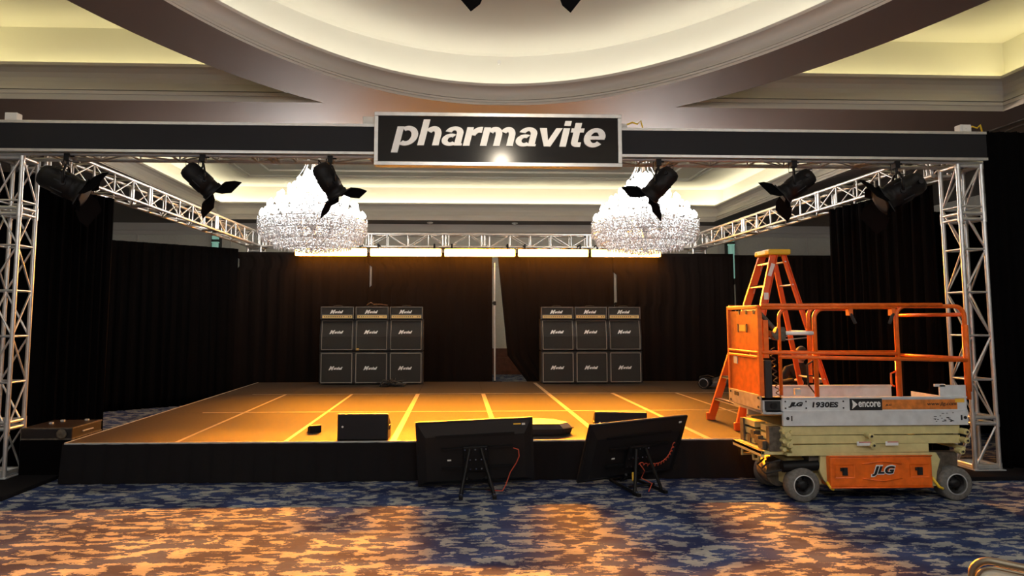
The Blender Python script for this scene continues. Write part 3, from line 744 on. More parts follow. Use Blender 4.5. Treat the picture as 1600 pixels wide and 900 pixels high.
# ================================================================== HANGING STAGE LIGHTS
def fixture(label, top, dirv, lit=0.0, scale=1.08, drop=.235, group=None, door=.19, clampname=True, doors=(0, 1, 2, 3)):
    """top = clamp point on the truss tube; dirv = where the lens points"""
    t = thing('stage_light', label, 'stage light', top, group=group)
    S = scale; piv = V((0, 0, -drop*S-.02))
    d = V(dirv).normalized(); q = d.to_track_quat('Z', 'Y').to_matrix().to_4x4()
    side = (q @ V((1, 0, 0, 0))).to_3d(); side.z = 0; side = side.normalized() if side.length > .1 else V((1, 0, 0))
    g = G().box((-.03, -.035, -.035), (.03, .035, .045)).tube((0, 0, -.03), (0, 0, -.075*S), .016, 8).tube((.03, 0, .02), (.07, 0, .02), .010, 6); g.build('clamp', 'blackmetal', t)
    yk = [V((0, 0, -.075*S)) + side*.05*S, piv*0.55 + side*.125*S + V((0, 0, -.02)), piv + side*.125*S]
    g = G().path([piv - side*.125*S, piv*.55 - side*.125*S + V((0, 0, -.02)), V((0, 0, -.075*S)) - side*.05*S] + yk, .011*S, 8)
    g.build('yoke', 'blackmetal', t)
    mx = M.Translation(piv) @ q @ M.Scale(S, 4)
    g = G().lathe([(.05, -.23), (.085, -.215), (.105, -.17), (.105, -.08), (.112, -.075), (.112, .05), (.105, .055), (.105, .11), (.115, .115), (.115, .15)], 20, mx)
    g.tube((.09, 0, -.16), (.135, 0, -.16), .02, 8, mx=mx).tube((-.125, 0, 0), (.125, 0, 0), .022, 8, mx=mx)
    for k in range(8):
        g.cbox((.108*cos(k*pi/4), .108*sin(k*pi/4), -.03), (.012, .012, .10), mx)
    g.build('body', 'blackmetal', t)
    G().lathe([(.125, .15), (.125, .165), (.09, .165)], 20, mx).box((-.13, -.13, .150), (.13, .13, .157), mx).build('colour_frame', 'blackmetal', t)
    G().lathe([(.0001, .150), (.085, .160)], 20, mx).build('lens', 'lens' if lit else 'chrome', t)
    mx = mx @ M.Rotation(R(55 if dirv[0] > 0 else -55), 4, 'Z')
    for k in range(4):
        if k not in doors: continue
        r4 = M.Rotation(k*pi/2, 4, 'Z'); tilt = M.Translation((0, .118, .16)) @ M.Rotation(R(-38 if k % 2 else -52), 4, 'X')
        pts = [(-.075, 0), (.075, 0), (.055, door*.30), (-.055, door*.30)] if k % 2 else [(-.12, 0), (.12, 0), (.15, door*.5), (.12, door), (-.12, door), (-.15, door*.5)]
        g = G().prism(pts, -.006, 0, mx @ r4 @ tilt @ M.Rotation(R(90), 4, 'X') )
        g.build('barn_door', 'door_black', t)
    back = piv - d*.22*S
    G().path([back, back + V((0, -.02, .06)), V((-.06, 0, -.10)), V((-.05, .02, .02)), V((-.02, .05, .06))], .007, 6).build('cable', 'rubber', t)
    return t, piv, d
ZT = 3.69
fixture('black stage light with open barn doors hung left of left chandelier', (-2.96, 7.75, ZT-.02), (.62, .35, -.62))
fixture('black stage light with barn doors in front of left chandelier', (-1.49, 7.75, ZT-.02), (.45, .30, -.72))
fixture('black stage light with barn doors in front of right chandelier', (2.40, 7.75, ZT-.02), (-.55, .35, -.62))
fixture('black stage light with open barn doors hung right of right chandelier', (4.05, 7.75, ZT-.02), (-.66, .30, -.52))
fixture('dim black stage light high beside the left truss tower', (-4.50, 7.75, ZT-.02), (.85, .25, -.42), scale=1.3)
fixture('dim black stage light high beside the right truss tower', (5.32, 7.75, ZT-.02), (-.85, .2, -.45), scale=1.35)
# dome track with two lamps aimed at the sign
t = thing('lighting_bar', 'black bar in the dome carrying two small lamps', 'lighting bar', (.47, 4.5, 4.50))
G().tube((-.9, 0, 0), (.9, 0, 0), .024, 12).build('tube', 'blackmetal', t)
G().tube((-.8, 0, 0), (-.8, 0, 1.9), .008, 6).tube((.8, 0, 0), (.8, 0, 1.9), .008, 6).build('drop_rod', 'blackmetal', t)
tA, pA, dA = fixture('small black lamp at the top edge left of the sign centre', (.21, 4.5, 4.46), (.10, .9, -.25), drop=.12, scale=.9)
tB, pB, dB = fixture('small black lamp at the top edge right of the sign centre', (.70, 4.5, 4.46), (-.05, .93, -.24), lit=1, drop=.12, scale=.9)
lamp('sign_spot', 'SPOT', tuple(pB + dB*.19), 150, (1.0, 0.86, 0.66), tB, size=.045, rot=dB.to_track_quat('-Z', 'Y').to_euler(), cone=R(54), blend=.8)

# ================================================================== AMPLIFIER STACKS
def logo(parent, c, w=.29, rot=None, m='white'):
    a = text_mesh('M', h=.085, bold=.05, shear=.5, ext=.006); oa = a.build('logo_initial', m, parent)
    b = text_mesh('arshall', w=w*.66, h=.060, bold=.035, shear=.5, ext=.006, space=.9); ob = b.build('logo_script', m, parent)
    r = rot if rot else (R(90), 0, 0)
    oa.location = (c[0]-w*.36, c[1], c[2]); ob.location = (c[0]+w*.13, c[1], c[2]-.002); oa.rotation_euler = r; ob.rotation_euler = r
    return oa
CW, CH, CD = .735, .695, .36
def cab_lower():
    t = thing('speaker_cabinet', 'x', 'speaker cabinet', (0, 0, 0))
    G().box((-CW/2, .02, .02), (CW/2, CD, CH)).build('shell', 'tolex', t, bevel=.012)
    G().box((-CW/2+.05, .008, .06), (CW/2-.05, .03, CH-.05)).build('grille', 'grille', t)
    g = G()
    for a, b in (((-CW/2+.035, 0, .035), (CW/2-.035, .02, .052)), ((-CW/2+.035, 0, CH-.045), (CW/2-.035, .02, CH-.028)), ((-CW/2+.035, 0, .052), (-CW/2+.052, .02, CH-.045)), ((CW/2-.052, 0, .052), (CW/2-.035, .02, CH-.045))): g.box(a, b)
    g.build('piping', 'piping', t)
    g = G()
    for x in (-1, 1):
        for z in (.02, CH-.04): g.box((x*CW/2-.03, .0, z), (x*CW/2+.03, .05, z+.04), None)
    G().box((-CW/2, .015, .02), (-CW/2+.05, .05, .06)).box((CW/2-.05, .015, .02), (CW/2, .05, .06)).box((-CW/2, .015, CH-.04), (-CW/2+.05, .05, CH)).box((CW/2-.05, .015, CH-.04), (CW/2, .05, CH)).build('corner_guard', 'blackplastic', t)
    for x in (-.3, .3):
        for y in (.06, .30): G().box((x-.02, y-.02, 0), (x+.02, y+.02, .02)).build('foot', 'rubber', t)
    logo(t, (0, .008, CH*.5))
    return t
def cab_upper():      # slanted upper half of the baffle
    t = thing('speaker_cabinet', 'x', 'speaker cabinet', (0, 0, 0)); zb = CH*.46; sl = .085
    side = [(.02, .02), (CD, .02), (CD, CH), (.02+sl, CH), (.02, zb)]
    YZ = M(((0,0,1,0),(1,0,0,0),(0,1,0,0),(0,0,0,1)))
    G().prism(side, -CW/2, CW/2, YZ).build('shell', 'tolex', t, bevel=.010)
    k = (zb-.0); fy = lambda z: .006 if z < zb else .006 + (z-zb)/(CH-zb)*sl
    g = G(); x = CW/2-.05
    for z0, z1 in ((.06, zb), (zb, CH-.05)):
        g.add([(-x, fy(z0), z0), (x, fy(z0), z0), (x, fy(z1), z1), (-x, fy(z1), z1), (-x, fy(z0)+.02, z0), (x, fy(z0)+.02, z0), (x, fy(z1)+.02, z1), (-x, fy(z1)+.02, z1)],
              [(0,1,2,3), (7,6,5,4), (0,4,5,1), (1,5,6,2), (2,6,7,3), (3,7,4,0)])
    g.build('grille', 'grille', t)
    g = G(); x = CW/2-.044
    for s in (-1, 1):
        g.tube((s*x, fy(.044)-.004, .044), (s*x, fy(zb)-.004, zb), .009, 6).tube((s*x, fy(zb)-.004, zb), (s*x, fy(CH-.036)-.004, CH-.036), .009, 6)
    g.tube((-x, fy(.04)-.004, .044), (x, fy(.04)-.004, .044), .009, 6).tube((-x, fy(CH-.036)-.004, CH-.036), (x, fy(CH-.036)-.004, CH-.036), .009, 6)
    g.build('piping', 'piping', t)
    G().box((-CW/2, .015, .02), (-CW/2+.05, .05, .06)).box((CW/2-.05, .015, .02), (CW/2, .05, .06)).box((-CW/2, .1, CH-.04), (-CW/2+.05, .14, CH)).box((CW/2-.05, .1, CH-.04), (CW/2, .14, CH)).build('corner_guard', 'blackplastic', t)
    logo(t, (0, fy(CH*.60)+.0, CH*.60), rot=(R(90-13), 0, 0))
    return t
def head():
    t = thing('amplifier_head', 'x', 'amplifier head', (0, 0, 0)); W, H, D = .70, .262, .21
    g = G().box((-W/2, .0, 0), (W/2, D, .014)).box((-W/2, 0, H-.024), (W/2, D, H)).box((-W/2, 0, .014), (-W/2+.028, D, H-.024)).box((W/2-.028, 0, .014), (W/2, D, H-.024)).box((-W/2+.028, .06, .014), (W/2-.028, D, H-.024))
    g.build('shell', 'tolex', t)
    G().box((-W/2+.03, .012, .095), (W/2-.03, .06, H-.028)).build('grille', 'grille', t)
    g = G().box((-W/2+.028, .004, .088), (W/2-.028, .012, .097)).box((-W/2, -.004, H-.012), (W/2, .004, H)).box((-W/2, -.004, 0), (-W/2+.01, .004, H)).box((W/2-.01, -.004, 0), (W/2, .004, H)); g.build('piping', 'piping', t)
    G().box((-W/2+.03, .012, .018), (W/2-.03, .05, .082)).build('control_panel', 'gold', t)
    g = G()
    for k in range(10): g.tube((-W/2+.08+k*.045, .012, .05), (-W/2+.08+k*.045, -.004, .05), .010, 8)
    g.box((W/2-.12, 0, .04), (W/2-.105, .012, .06)).box((W/2-.08, 0, .04), (W/2-.065, .012, .06)); g.build('control_knobs', 'blackplastic', t)
    G().path([(-.10, D/2, H), (-.09, D/2, H+.022), (0, D/2, H+.03), (.09, D/2, H+.022), (.10, D/2, H)], .008, 6).build('handle', 'blackplastic', t)
    logo(t, (0, .010, .155), w=.27)
    return t
low0, up0, hd0 = cab_lower(), cab_upper(), head(); first = True
pos = {('left', 'outer'): -2.56, ('left', 'middle'): -1.825, ('left', 'inner'): -1.09, ('right', 'inner'): 2.185, ('right', 'middle'): 2.92, ('right', 'outer'): 3.655}
for (side, wh), x in pos.items():
    y = 14.40; z = SZ
    where = f'{side} stack, ' + {'middle': 'middle column', 'inner': 'column nearest the drape gap', 'outer': 'column farthest from the gap'}[wh]
    y += random.uniform(-.01, .02)
    L1, L2, L3 = (f'bottom black speaker cabinet, {where}', f'slant-front upper black cabinet, {where}', f'amplifier head with gold panel, {where}')
    if first:
        for o, zz, lb, gp in ((low0, z, L1, 'lower speaker cabinets'), (up0, z+CH, L2, 'slanted upper speaker cabinets'), (hd0, z+2*CH, L3, 'amplifier heads on the stacks')):
            o.location = (x, y, zz); o['label'] = lb; o['group'] = gp
        first = False
    else:
        dup(low0, (x, y, z), 0, L1, 'lower speaker cabinets'); dup(up0, (x, y, z+CH), 0, L2, 'slanted upper speaker cabinets')
        dup(hd0, (x+random.uniform(-.01, .01), y+.02, z+2*CH), 0, L3, 'amplifier heads on the stacks')
tp = G().box((-.035, 0, -.02), (.035, .004, .02)).build('gaffer_label', 'yellow_label'); tp.location = (-2.12, 14.395, SZ+CH+.05)
tag(tp, 'small yellow sticker at the foot of the middle left cabinet', 'sticker')
# cable lying on the left heads, and cable heap by the left stack
rnd = random.Random(3)
def squig(n, sx, sy, h, seed):
    r_ = random.Random(seed); pts = []
    for k in range(n): pts.append((r_.uniform(-sx, sx), r_.uniform(-sy, sy), abs(r_.gauss(.0, h))+.012))
    out = []
    for a, b in zip(pts, pts[1:]):
        for u in (0, .33, .66): out.append(tuple(V(a)*(1-u)+V(b)*u + V((0, 0, .02*sin(u*pi)))))
    return out
o = G().path(squig(34, .36, .16, .035, 2), .014, 6).path(squig(18, .16, .10, .07, 4), .014, 6).build('cable_heap', 'rubber'); o.location = (-1.38, 14.0, SZ)
tag(o, 'tangled heap of black cable on stage before the left amplifiers', 'cable')
o = G().path([(-.15, 0, 0.01), (-.10, .02, .05), (-.06, -.01, .07), (0, .01, .03), (.15, .0, .03), (.30, -.02, .012)], .012, 6).build('cable', 'brown_cable'); o.location = (-1.80, 14.50, SZ+2*CH+.262+.022)
tag(o, 'short cable lying over the heads of the left stack', 'cable')
# par lamp lying on the stage and black bag behind it
t = thing('par_lamp', 'black round lamp lying on its side by the ladder', 'stage light', (5.02, 13.4, SZ+.115), R(-35))
mx = M.Rotation(R(90), 4, 'X')
G().lathe([(.06, -.20), (.10, -.16), (.11, 0), (.11, .16), (.115, .17)], 20, mx).build('body', 'blackmetal', t)
G().lathe([(.0001, .155), (.09, .172), (.108, .165)], 20, mx).build('lens', 'chrome', t)
G().path([(-.12, 0, 0), (-.14, .12, .10), (0, .18, .13), (.14, .12, .10), (.12, 0, 0)], .012, 6).build('yoke', 'blackmetal', t)
g = G()
N_, Mm = 16, 8
vs = []; fs = []
for j in range(Mm+1):
    f = j/Mm
    for i in range(N_): th = 2*pi*i/N_; r_ = (1-f**3); vs.append((.55*cos(th)*r_*(1+.06*sin(5*th)), .22*sin(th)*r_*(1+.08*cos(3*th)), .20*f*(1+.1*sin(4*th))))
for j in range(Mm):
    for i in range(N_): fs.append((j*N_+i, j*N_+(i+1) % N_, (j+1)*N_+(i+1) % N_, (j+1)*N_+i))
o = G().add(vs, fs, True).build('equipment_bag', 'bag'); o.location = (5.65, 13.9, SZ); tag(o, 'soft black bag on the stage behind the ladder foot', 'bag')

# ================================================================== FLOOR WEDGES AND STAGE ITEMS
def wedge(label, loc, w, h, d, rz=0, rear=.14):
    t = thing('floor_monitor', label, 'stage monitor', loc, rz)
    YZ = M(((0,0,1,0),(1,0,0,0),(0,1,0,0),(0,0,0,1)))
    G().prism([(0, 0), (d, 0), (d, rear), (.06, h)  , (0, h)], -w/2, w/2, YZ).build('cabinet', 'blackplastic', t, bevel=.010)
    # sloping grille faces the performers
    G().add([(-w/2+.03, .075, h-.004), (w/2-.03, .075, h-.004), (w/2-.03, d-.02, rear+.012), (-w/2+.03, d-.02, rear+.012)], [(0, 1, 2, 3)]).build('grille', 'grille', t)
    G().box((-w/2+.012, -.004, .012), (w/2-.012, 0, h-.012)).build('rear_panel', 'blackmatte', t)
    G().lathe([(.0001, 0), (.012, .004)], 12, M.Translation((-w/2+.06, -.006, h*.52)) @ M.Rotation(R(90), 4, 'X')).build('badge', 'whitepl', t)
    G().box((w/2, .10, h*.35), (w/2+.012, .24, h*.5)).box((-w/2-.012, .10, h*.35), (-w/2, .24, h*.5)).build('handle', 'blackmetal', t)
    return t
wedge('black floor monitor on stage edge left of the leaning screens', (-1.075, 7.80, SZ), .575, .295, .36)
wedge('black floor monitor on stage edge peeking over the right screen', (1.97, 8.05, SZ), .62, .265, .36, R(-8))
t = thing('stage_box', 'small black connector box with cable near the stage front', 'connector box', (-1.72, 8.35, SZ), R(25))
G().prism([(0, 0), (.13, 0), (.13, .05), (.05, .085), (0, .085)], -.07, .07, M(((0,0,1,0),(1,0,0,0),(0,1,0,0),(0,0,0,1)))).build('housing', 'blackplastic', t, bevel=.006)
G().tube((0, .13, .03), (0, .18, .03), .014, 8).path([(0, .18, .03), (.04, .26, .012), (.02, .40, .008)], .007, 6).build('plug', 'rubber', t)
# long padded bag lying on the stage, pointed at the right end
t = thing('padded_bag', 'long flat black bag with pointed end on stage between screens', 'bag', (.90, 8.02, SZ), R(3))
out = [(-.62, 0), (.36, 0), (.50, .14), (.36, .46), (.2, .56), (-.5, .52), (-.62, .3)]
g = G(); n = len(out)
lo = [(x, y, .0) for x, y in out]; mid = [(x*1.04, y*1.02-.02, .07) for x, y in out]; hi = [(x*.93, .05+y*.86, .125) for x, y in out]
g.add(lo+mid+hi, [tuple(reversed(range(n)))] + [(i, (i+1) % n, n+(i+1) % n, n+i) for i in range(n)] + [(n+i, n+(i+1) % n, 2*n+(i+1) % n, 2*n+i) for i in range(n)])
g.build('bag_body', 'bag', t, bevel=.015)
G().add([(x, y, z+.002) for x, y, z in hi], [tuple(range(n))]).build('top_panel', 'bag_top', t)
G().path([(x*1.045, y*1.025-.02, .07) for x, y in out+out[:1]], .009, 6).build('seam', 'rubber', t)
t = thing('flight_case', 'low dark equipment case on the left front corner of the stage', 'flight case', (-4.84, 8.35, 0), 0)
G().box((-.13, -.42, .0), (.44, .22, .43)).build('under_frame', 'velour', t)
G().box((-.13, -.42, .43), (.44, .22, .57)).build('case_body', 'case', t, bevel=.010)
g = G()
for z in (.445, .565):
    g.box((.435, -.42, z-.010), (.446, .22, z+.006)); g.box((-.13, -.426, z-.010), (.44, -.415, z+.006))
g.build('edge_trim', 'dirty', t)
G().box((.44, -.20, .495), (.452, .02, .505)).build('handle', 'alu_dull', t)
G().lathe([(.045, 0), (.058, .008), (.058, .016), (.044, .02)], 24, M.Translation((.33, -.42, .50)) @ M.Rotation(R(90), 4, 'X')).tube((.33, -.435, .50), (.33, -.445, .50), .016, 12).build('round_port', 'dirty', t)
for x, y in ((.02, -.1), (.05, .08), (.30, .15)): G().cbox((x, y, .578), (.04, .03, .02)).build('latch', 'alu_dull', t)

# ================================================================== CONFIDENCE SCREENS ON LOW STANDS
def screen(label, slabel, loc, rz, tilt, roll, wdt=1.25, hgt=.70, lift=.10, xbars=True, stickers=True, coil=False):
    """loc: floor point under the middle of the lower edge; the back faces -y and leans toward -y by tilt"""
    mx = M.Rotation(roll, 4, 'Y') @ M.Rotation(tilt, 4, 'X')
    T0 = M.Translation((0, 0, lift)) @ mx
    t = thing('flat_screen', label, 'television', loc, rz)
    G().box((-wdt/2, 0, 0), (wdt/2, .035, hgt), T0).build('bezel', 'blackplastic', t, bevel=.008)
    G().box((-wdt/2+.012, .036, .012), (wdt/2-.012, .039, hgt-.012), T0).build('display', 'blackgloss', t)
    g = G().add([(-wdt/2+.02, 0, .02), (wdt/2-.02, 0, .02), (wdt/2-.02, 0, hgt-.02), (-wdt/2+.02, 0, hgt-.02), (-wdt/2+.10, -.035, .06), (wdt/2-.10, -.035, .06), (wdt/2-.10, -.035, hgt-.16), (-wdt/2+.10, -.035, hgt-.16)],
        [(4,5,6,7), (0,1,5,4), (1,2,6,5), (2,3,7,6), (3,0,4,7)], False, T0)
    g.build('rear_cover', 'blackplastic', t, bevel=.006)
    g = G()
    for z in (.20, .41): g.box((-.36, -.062, z-.014), (.40, -.034, z+.014), T0)
    g.box((-.42, -.044, .53), (.42, -.034, .56), T0)
    g.build('mounting_rail', 'blackmetal', t)
    G().box((-.13, -.085, .17), (.13, -.058, .44), T0).build('mounting_plate', 'blackmetal', t, bevel=.008)
    g = G()
    for x in (-.11, -.06, 0, .06, .11):
        for z in (.20, .30, .41): g.tube((x, -.085, z), (x, -.092, z), .008, 8, mx=T0)
    build_split(g, 'bolt_head', 'chrome', t)
    if stickers:
        G().box((wdt/2-.21, -.012, hgt-.085), (wdt/2-.13, -.008, hgt-.055), T0).build('yellow_sticker', 'yellow_label', t)
    G().box((wdt/2-.12, -.014, hgt-.075), (wdt/2-.085, -.008, hgt-.055), T0).build('white_sticker', 'whitepl', t)
    G().box((-.30, -.040, .28), (-.26, -.036, .295), T0).build('white_sticker', 'whitepl', t)
    # stand
    s = thing('screen_stand', slabel, 'stand', loc, rz)
    g = G()
    a = T0 @ V((-.06, -.10, .42)); b = T0 @ V((-.10, -.09, .10)); c = T0 @ V((.06, -.10, .42)); d_ = T0 @ V((.10, -.09, .10))
    g.tube(a, (-.17, -.36, .03), .018, 8).tube(c, (.17, -.36, .03), .018, 8)
    g.build('upright', 'blackmetal', s)
    for x in (-.17, .17):
        G().tube((x*.8, .12, .05), (x, -.40, .018), .017, 8).box((x-.02, -.44, 0), (x+.02, -.34, .03)).build('foot_bar', 'blackmetal', s)
    G().tube((-.14, .12, .05), (.14, .12, .05), .015, 8).tube((-.165, -.25, .06), (.165, -.25, .06), .013, 8).tube((0, .12, .03), b, .014, 8).tube((0, .12, .03), d_, .014, 8).build('cross_bar', 'blackmetal', s)
    for x in (-.17, .17): G().tube((x, -.395, .035), (x, -.395, .05), .014, 8).build('wing_nut', 'chrome', s)
    return t, s, T0
t1, s1, T1 = screen('left leaning flat screen with black back and yellow sticker', 'black low stand under the left flat screen', (.215, 7.30, 0), R(0), R(9), R(-2.4), lift=.05)
t2, s2, T2 = screen('right leaning flat screen turned aside, back toward the room', 'black low stand under the right flat screen', (1.86, 7.36, 0), R(22), R(24), R(-1.3), wdt=1.27, lift=.10, stickers=False)
o = G().path([T1 @ V(p) for p in ((.40, -.07, .40), (.455, -.085, .385), (.46, -.08, .31), (.43, -.075, .24), (.36, -.08, .14), (.31, -.10, .02))] + [V((.27, -.14, .010)), V((.20, -.12, .008)), V((.02, -.05, .01))], .006, 6).build('power_cable', 'cable_orange')
o.location = t1.location; tag(o, 'thin red cable hanging from the left flat screen', 'cable')
pts = []
for k in range(90):
    u = k/89; base = V((.46, -.075, .42))*(1-u)**2 + V((.42, -.13, .10))*2*u*(1-u) + V((.0, -.13, .26))*u*u
    pts.append(T2 @ (base + V((.014*cos(k*.9), 0, .017*sin(k*.9)))))
o = G().path(pts, .005, 6).path([T2 @ V(p) for p in ((0, -.13, .26), (.09, -.14, .16), (.06, -.15, .08))] + [V((.10, -.30, .08)), V((.02, -.34, .015))], .006, 6).build('coiled_cable', 'cable_orange')
o.location = t2.location; o.rotation_euler = t2.rotation_euler; tag(o, 'orange coiled cable dangling from the right flat screen', 'cable')
for xx, zz in ((-.115, .10),):
    G().tube((xx-.02, -.30, .13), (xx+.01, -.26, .20), .021, 8).build('yellow_tag', 'yellow_label', s2)

# ================================================================== STEPLADDER
lx, ly = 4.22, 8.74
lad = thing('stepladder', 'tall orange stepladder with yellow top standing on the stage', 'ladder', (lx, ly, SZ))
HT = 2.30
# front (climbing) rails: foot x = -.72, spread in y at the bottom .50, at top .17 ; rear rails foot x=+.60
def rail(x0, y0, x1, y1, name, parent, wx=.035, wy=.075, m='lorange', channel=True):
    p0 = V((x0, y0, 0)); p1 = V((x1, y1, HT-.06)); d = (p1-p0).normalized()
    ax = V((1, 0, 0)); ax = (ax - d*ax.dot(d)).normalized(); ay = d.cross(ax)
    g = G()
    def bar(o0, o1, a, b):
        vs = []
        for p in (p0, p1):
            for (u, v) in ((o0, a), (o1, a), (o1, b), (o0, b)): vs.append(p + ax*u + ay*v)
        g.add(vs, [(3,2,1,0), (4,5,6,7), (0,1,5,4), (1,2,6,5), (2,3,7,6), (3,0,4,7)])
    s = 1 if y0 > 0 else -1
    bar(-wy/2, wy/2, -s*wx/2*1 - .003, -s*wx/2 + .003)          # web (outer)
    bar(-wy/2, -wy/2+.006, -wx/2, wx/2); bar(wy/2-.006, wy/2, -wx/2, wx/2)
    return g.build(name, m, parent)
FX0, FX1, RX0, RX1 = -.72, -.05, .62, .09
FY0, FY1, RY0, RY1 = .46, .17, .40, .14
for s in (-1, 1): rail(FX0, s*FY0, FX1, s*FY1, 'front_rail', lad, wy=.095)
for s in (-1, 1): rail(RX0, s*RY0, RX1, s*RY1, 'rear_rail', lad, wx=.03, wy=.06)
for k in range(1, 8):
    f = k*.305/(HT-.06); x = FX0+(FX1-FX0)*f; y = (FY0+(FY1-FY0)*f)-.016; z = k*.305
    G().box((x-.045, -y, z-.012), (x+.045, y, z)).box((x-.045, -y, z-.03), (x-.040, y, z)).box((x+.040, -y, z-.03), (x+.045, y, z)).build('step', 'alu', lad)
    g = G()
    for s in (-1, 1): g.tube((x, s*y*.96, z-.10), (x, s*y*.72, z-.012), .006, 6)
    g.build('step_brace', 'alu', lad)
for k in range(1, 8):
    f = k*.305/(HT-.06); x = RX0+(RX1-RX0)*f; y = (RY0+(RY1-RY0)*f)-.012; z = k*.305
    G().tube((x, -y, z), (x, y, z), .014, 10).build('rear_brace', 'alu', lad)
for s in (-1, 1):
    G().cbox((FX0+.005, s*FY0, .05), (.115, .055, .10)).build('foot', 'yellow' if 0 else 'lorange', lad, bevel=.01)
    G().cbox((RX0, s*RY0, .03), (.08, .05, .06)).build('foot', 'rubber', lad, bevel=.01)
for s in (-1, 1):
    f = .50; G().path([(FX0+(FX1-FX0)*f, s*(FY0+(FY1-FY0)*f), HT*f), (.02, s*.32, HT*f-.03), (RX0+(RX1-RX0)*f, s*(RY0+(RY1-RY0)*f), HT*f)], .008, 6).build('spreader', 'alu_dull', lad)
G().box((-.14, -.215, HT-.075), (.16, .215, HT)).build('top_cap', 'yellow', lad, bevel=.018)
G().box((-.142, -.11, HT-.055), (-.139, .11, HT-.02)).build('cap_label', 'alu_dull', lad)
fz = .80
G().cbox((0, 0, 0), (.05, .004, .17)).build('rail_label', 'decal_white', lad).location = (FX0+(FX1-FX0)*.90, -(FY0+(FY1-FY0)*.90)-.022, HT*.88); lad.children; [setattr(c_, 'rotation_euler', (R(7), R(17), 0)) for c_ in lad.children if c_.name.startswith('rail_label')]
G().cbox((0, 0, 0), (.06, .004, .09)).build('rail_label', 'decal_white', lad).location = (FX0+(FX1-FX0)*.75, -(FY0+(FY1-FY0)*.75)-.022, HT*.73)


# ================================================================== SCISSOR LIFT
LX, LYY = 3.03, 6.62
lf = thing('scissor_lift', 'orange and silver scissor lift with cream arms parked before the stage', 'scissor lift', (LX, LYY, 0))
Lg, Wd = 2.12, .78
# wheels
def wheel(name, x, y0, r=.165, w=.115, face=-1, m='tyre'):
    o = G().lathe([(r*.60, 0), (r*.90, 0), (r, .012), (r, w-.012), (r*.90, w), (r*.60, w), (r*.60, 0)], 32, cap=False).build(name, m, lf)
    o.location = (x, y0, r); o.rotation_euler = (R(-90), 0, 0)
    h = G().lathe([(r*.61, .03), (r*.50, .05), (r*.30, .05), (r*.26, .012), (r*.12, .006), (.0001, .006)], 32, cap=False)
    for k in range(5): h.tube((r*.38*cos(k*2*pi/5), r*.38*sin(k*2*pi/5), .05), (r*.38*cos(k*2*pi/5), r*.38*sin(k*2*pi/5), .022), .010, 6)
    hub = h.build('hub', 'blackplastic', o); G().lathe([(r*.58, -.004), (r*.64, -.004), (r*.64, .008), (r*.58, .008), (r*.58, -.004)], 32, cap=False).build('rim', 'alu_dull', o)
    return o
wheel('wheel', .41, 0.0); wheel('wheel', 1.97, 0.0, r=.165, w=.15)
w3 = wheel('wheel', .41, Wd-.115); w3.rotation_euler = (R(-90), 0, R(18)); wheel('wheel', 1.97, Wd-.115)
# chassis
g = G().box((.50, .14, .14), (1.86, Wd-.14, .30)).box((.33, .16, .26), (2.02, Wd-.16, .40)).box((.30, .13, .14), (.52, Wd-.13, .30))
g.build('chassis', 'cream_paint', lf, bevel=.008)
G().prism([(.60, .48), (.66, .48), (.68, .28), (.72, .22), (.76, .14), (.68, .14), (.62, .22), (.585, .30)], -.02, .01, xz(.03)).build('chassis_bracket', 'cream_paint', lf, bevel=.003)
G().prism([(1.66, .47), (1.80, .47), (1.84, .40), (1.80, .28), (1.78, .14), (1.70, .14), (1.74, .30)], -.02, .01, xz(.05)).build('chassis_bracket', 'cream_paint', lf, bevel=.003)
build_split(G().box((.66, .03, .20), (.70, .16, .46)).box((1.72, .05, .20), (1.86, .20, .44)).box((1.80, .10, .30), (2.06, .2, .46)).box((.50, .06, .30), (.66, .2, .46)), 'axle_housing', 'dirty', lf)
build_split(G().tube((.41, .10, .165), (.41, Wd-.1, .165), .045, 12).tube((1.97, .10, .165), (1.97, Wd-.1, .165), .045, 12).tube((.34, .16, .30), (.34, Wd-.16, .30), .06, 12).lathe([(.13, -.1), (.13, .12)], 20, M.Translation((.30, .42, .22)) @ M.Rotation(R(90), 4, 'X')), 'axle', 'dirty', lf)
G().tube((.24, .10, .33), (.62, .08, .35), .055, 14).build('steering_cylinder', 'blackmetal', lf)
g = G(); g.path([(.26, .1, .30), (.12, .2, .24), (.10, .35, .30), (.22, .45, .34)], .010, 6); g.path([(.22, .08, .40), (.10, .12, .36), (.12, .28, .28)], .009, 6); g.build('hose', 'rubber', lf)
# orange side tray with recesses
tr = G().box((.655, -.045, .150), (1.695, .14, .455)).build('side_tray', 'orange', lf, bevel=.018)
g = G()
for cx in (.80, 1.56): g.add([(cx+a, -.046, .31+b) for a, b in ((-.09, -.055), (.09, -.055), (.09, .055), (-.09, .055))] + [(cx+a, -.050, .31+b) for a, b in ((-.10, -.065), (.10, -.065), (.10, .065), (-.10, .065))], [(0,1,5,4), (1,2,6,5), (2,3,7,6), (3,0,4,7)])
g.path([(.98, -.046, .38), (1.18, -.052, .405), (1.38, -.046, .38)], .007, 6).path([(.98, -.046, .24), (1.18, -.052, .215), (1.38, -.046, .24)], .007, 6)
g.path([(.66, -.047, .152), (1.69, -.047, .152)], .008, 6).path([(.66, -.047, .455), (1.69, -.047, .455)], .008, 6)
g.build('tray_pressing', 'orange', tr)
for cx in (.80, 1.56):
    G().cbox((cx, -.052, .31), (.05, .012, .075)).cbox((cx-.03, -.052, .33), (.03, .012, .03)).build('latch', 'decal', tr)
place_text('JLG', 'decal_white', tr, (1.19, -.047, .312), name='logo_outline', w=.255, h=.118, bold=.085, shear=.30, ext=.003, space=1.0)
place_text('JLG', 'decal', tr, (1.19, -.051, .312), name='logo', w=.235, h=.095, bold=.045, shear=.30, ext=.003, space=1.06)
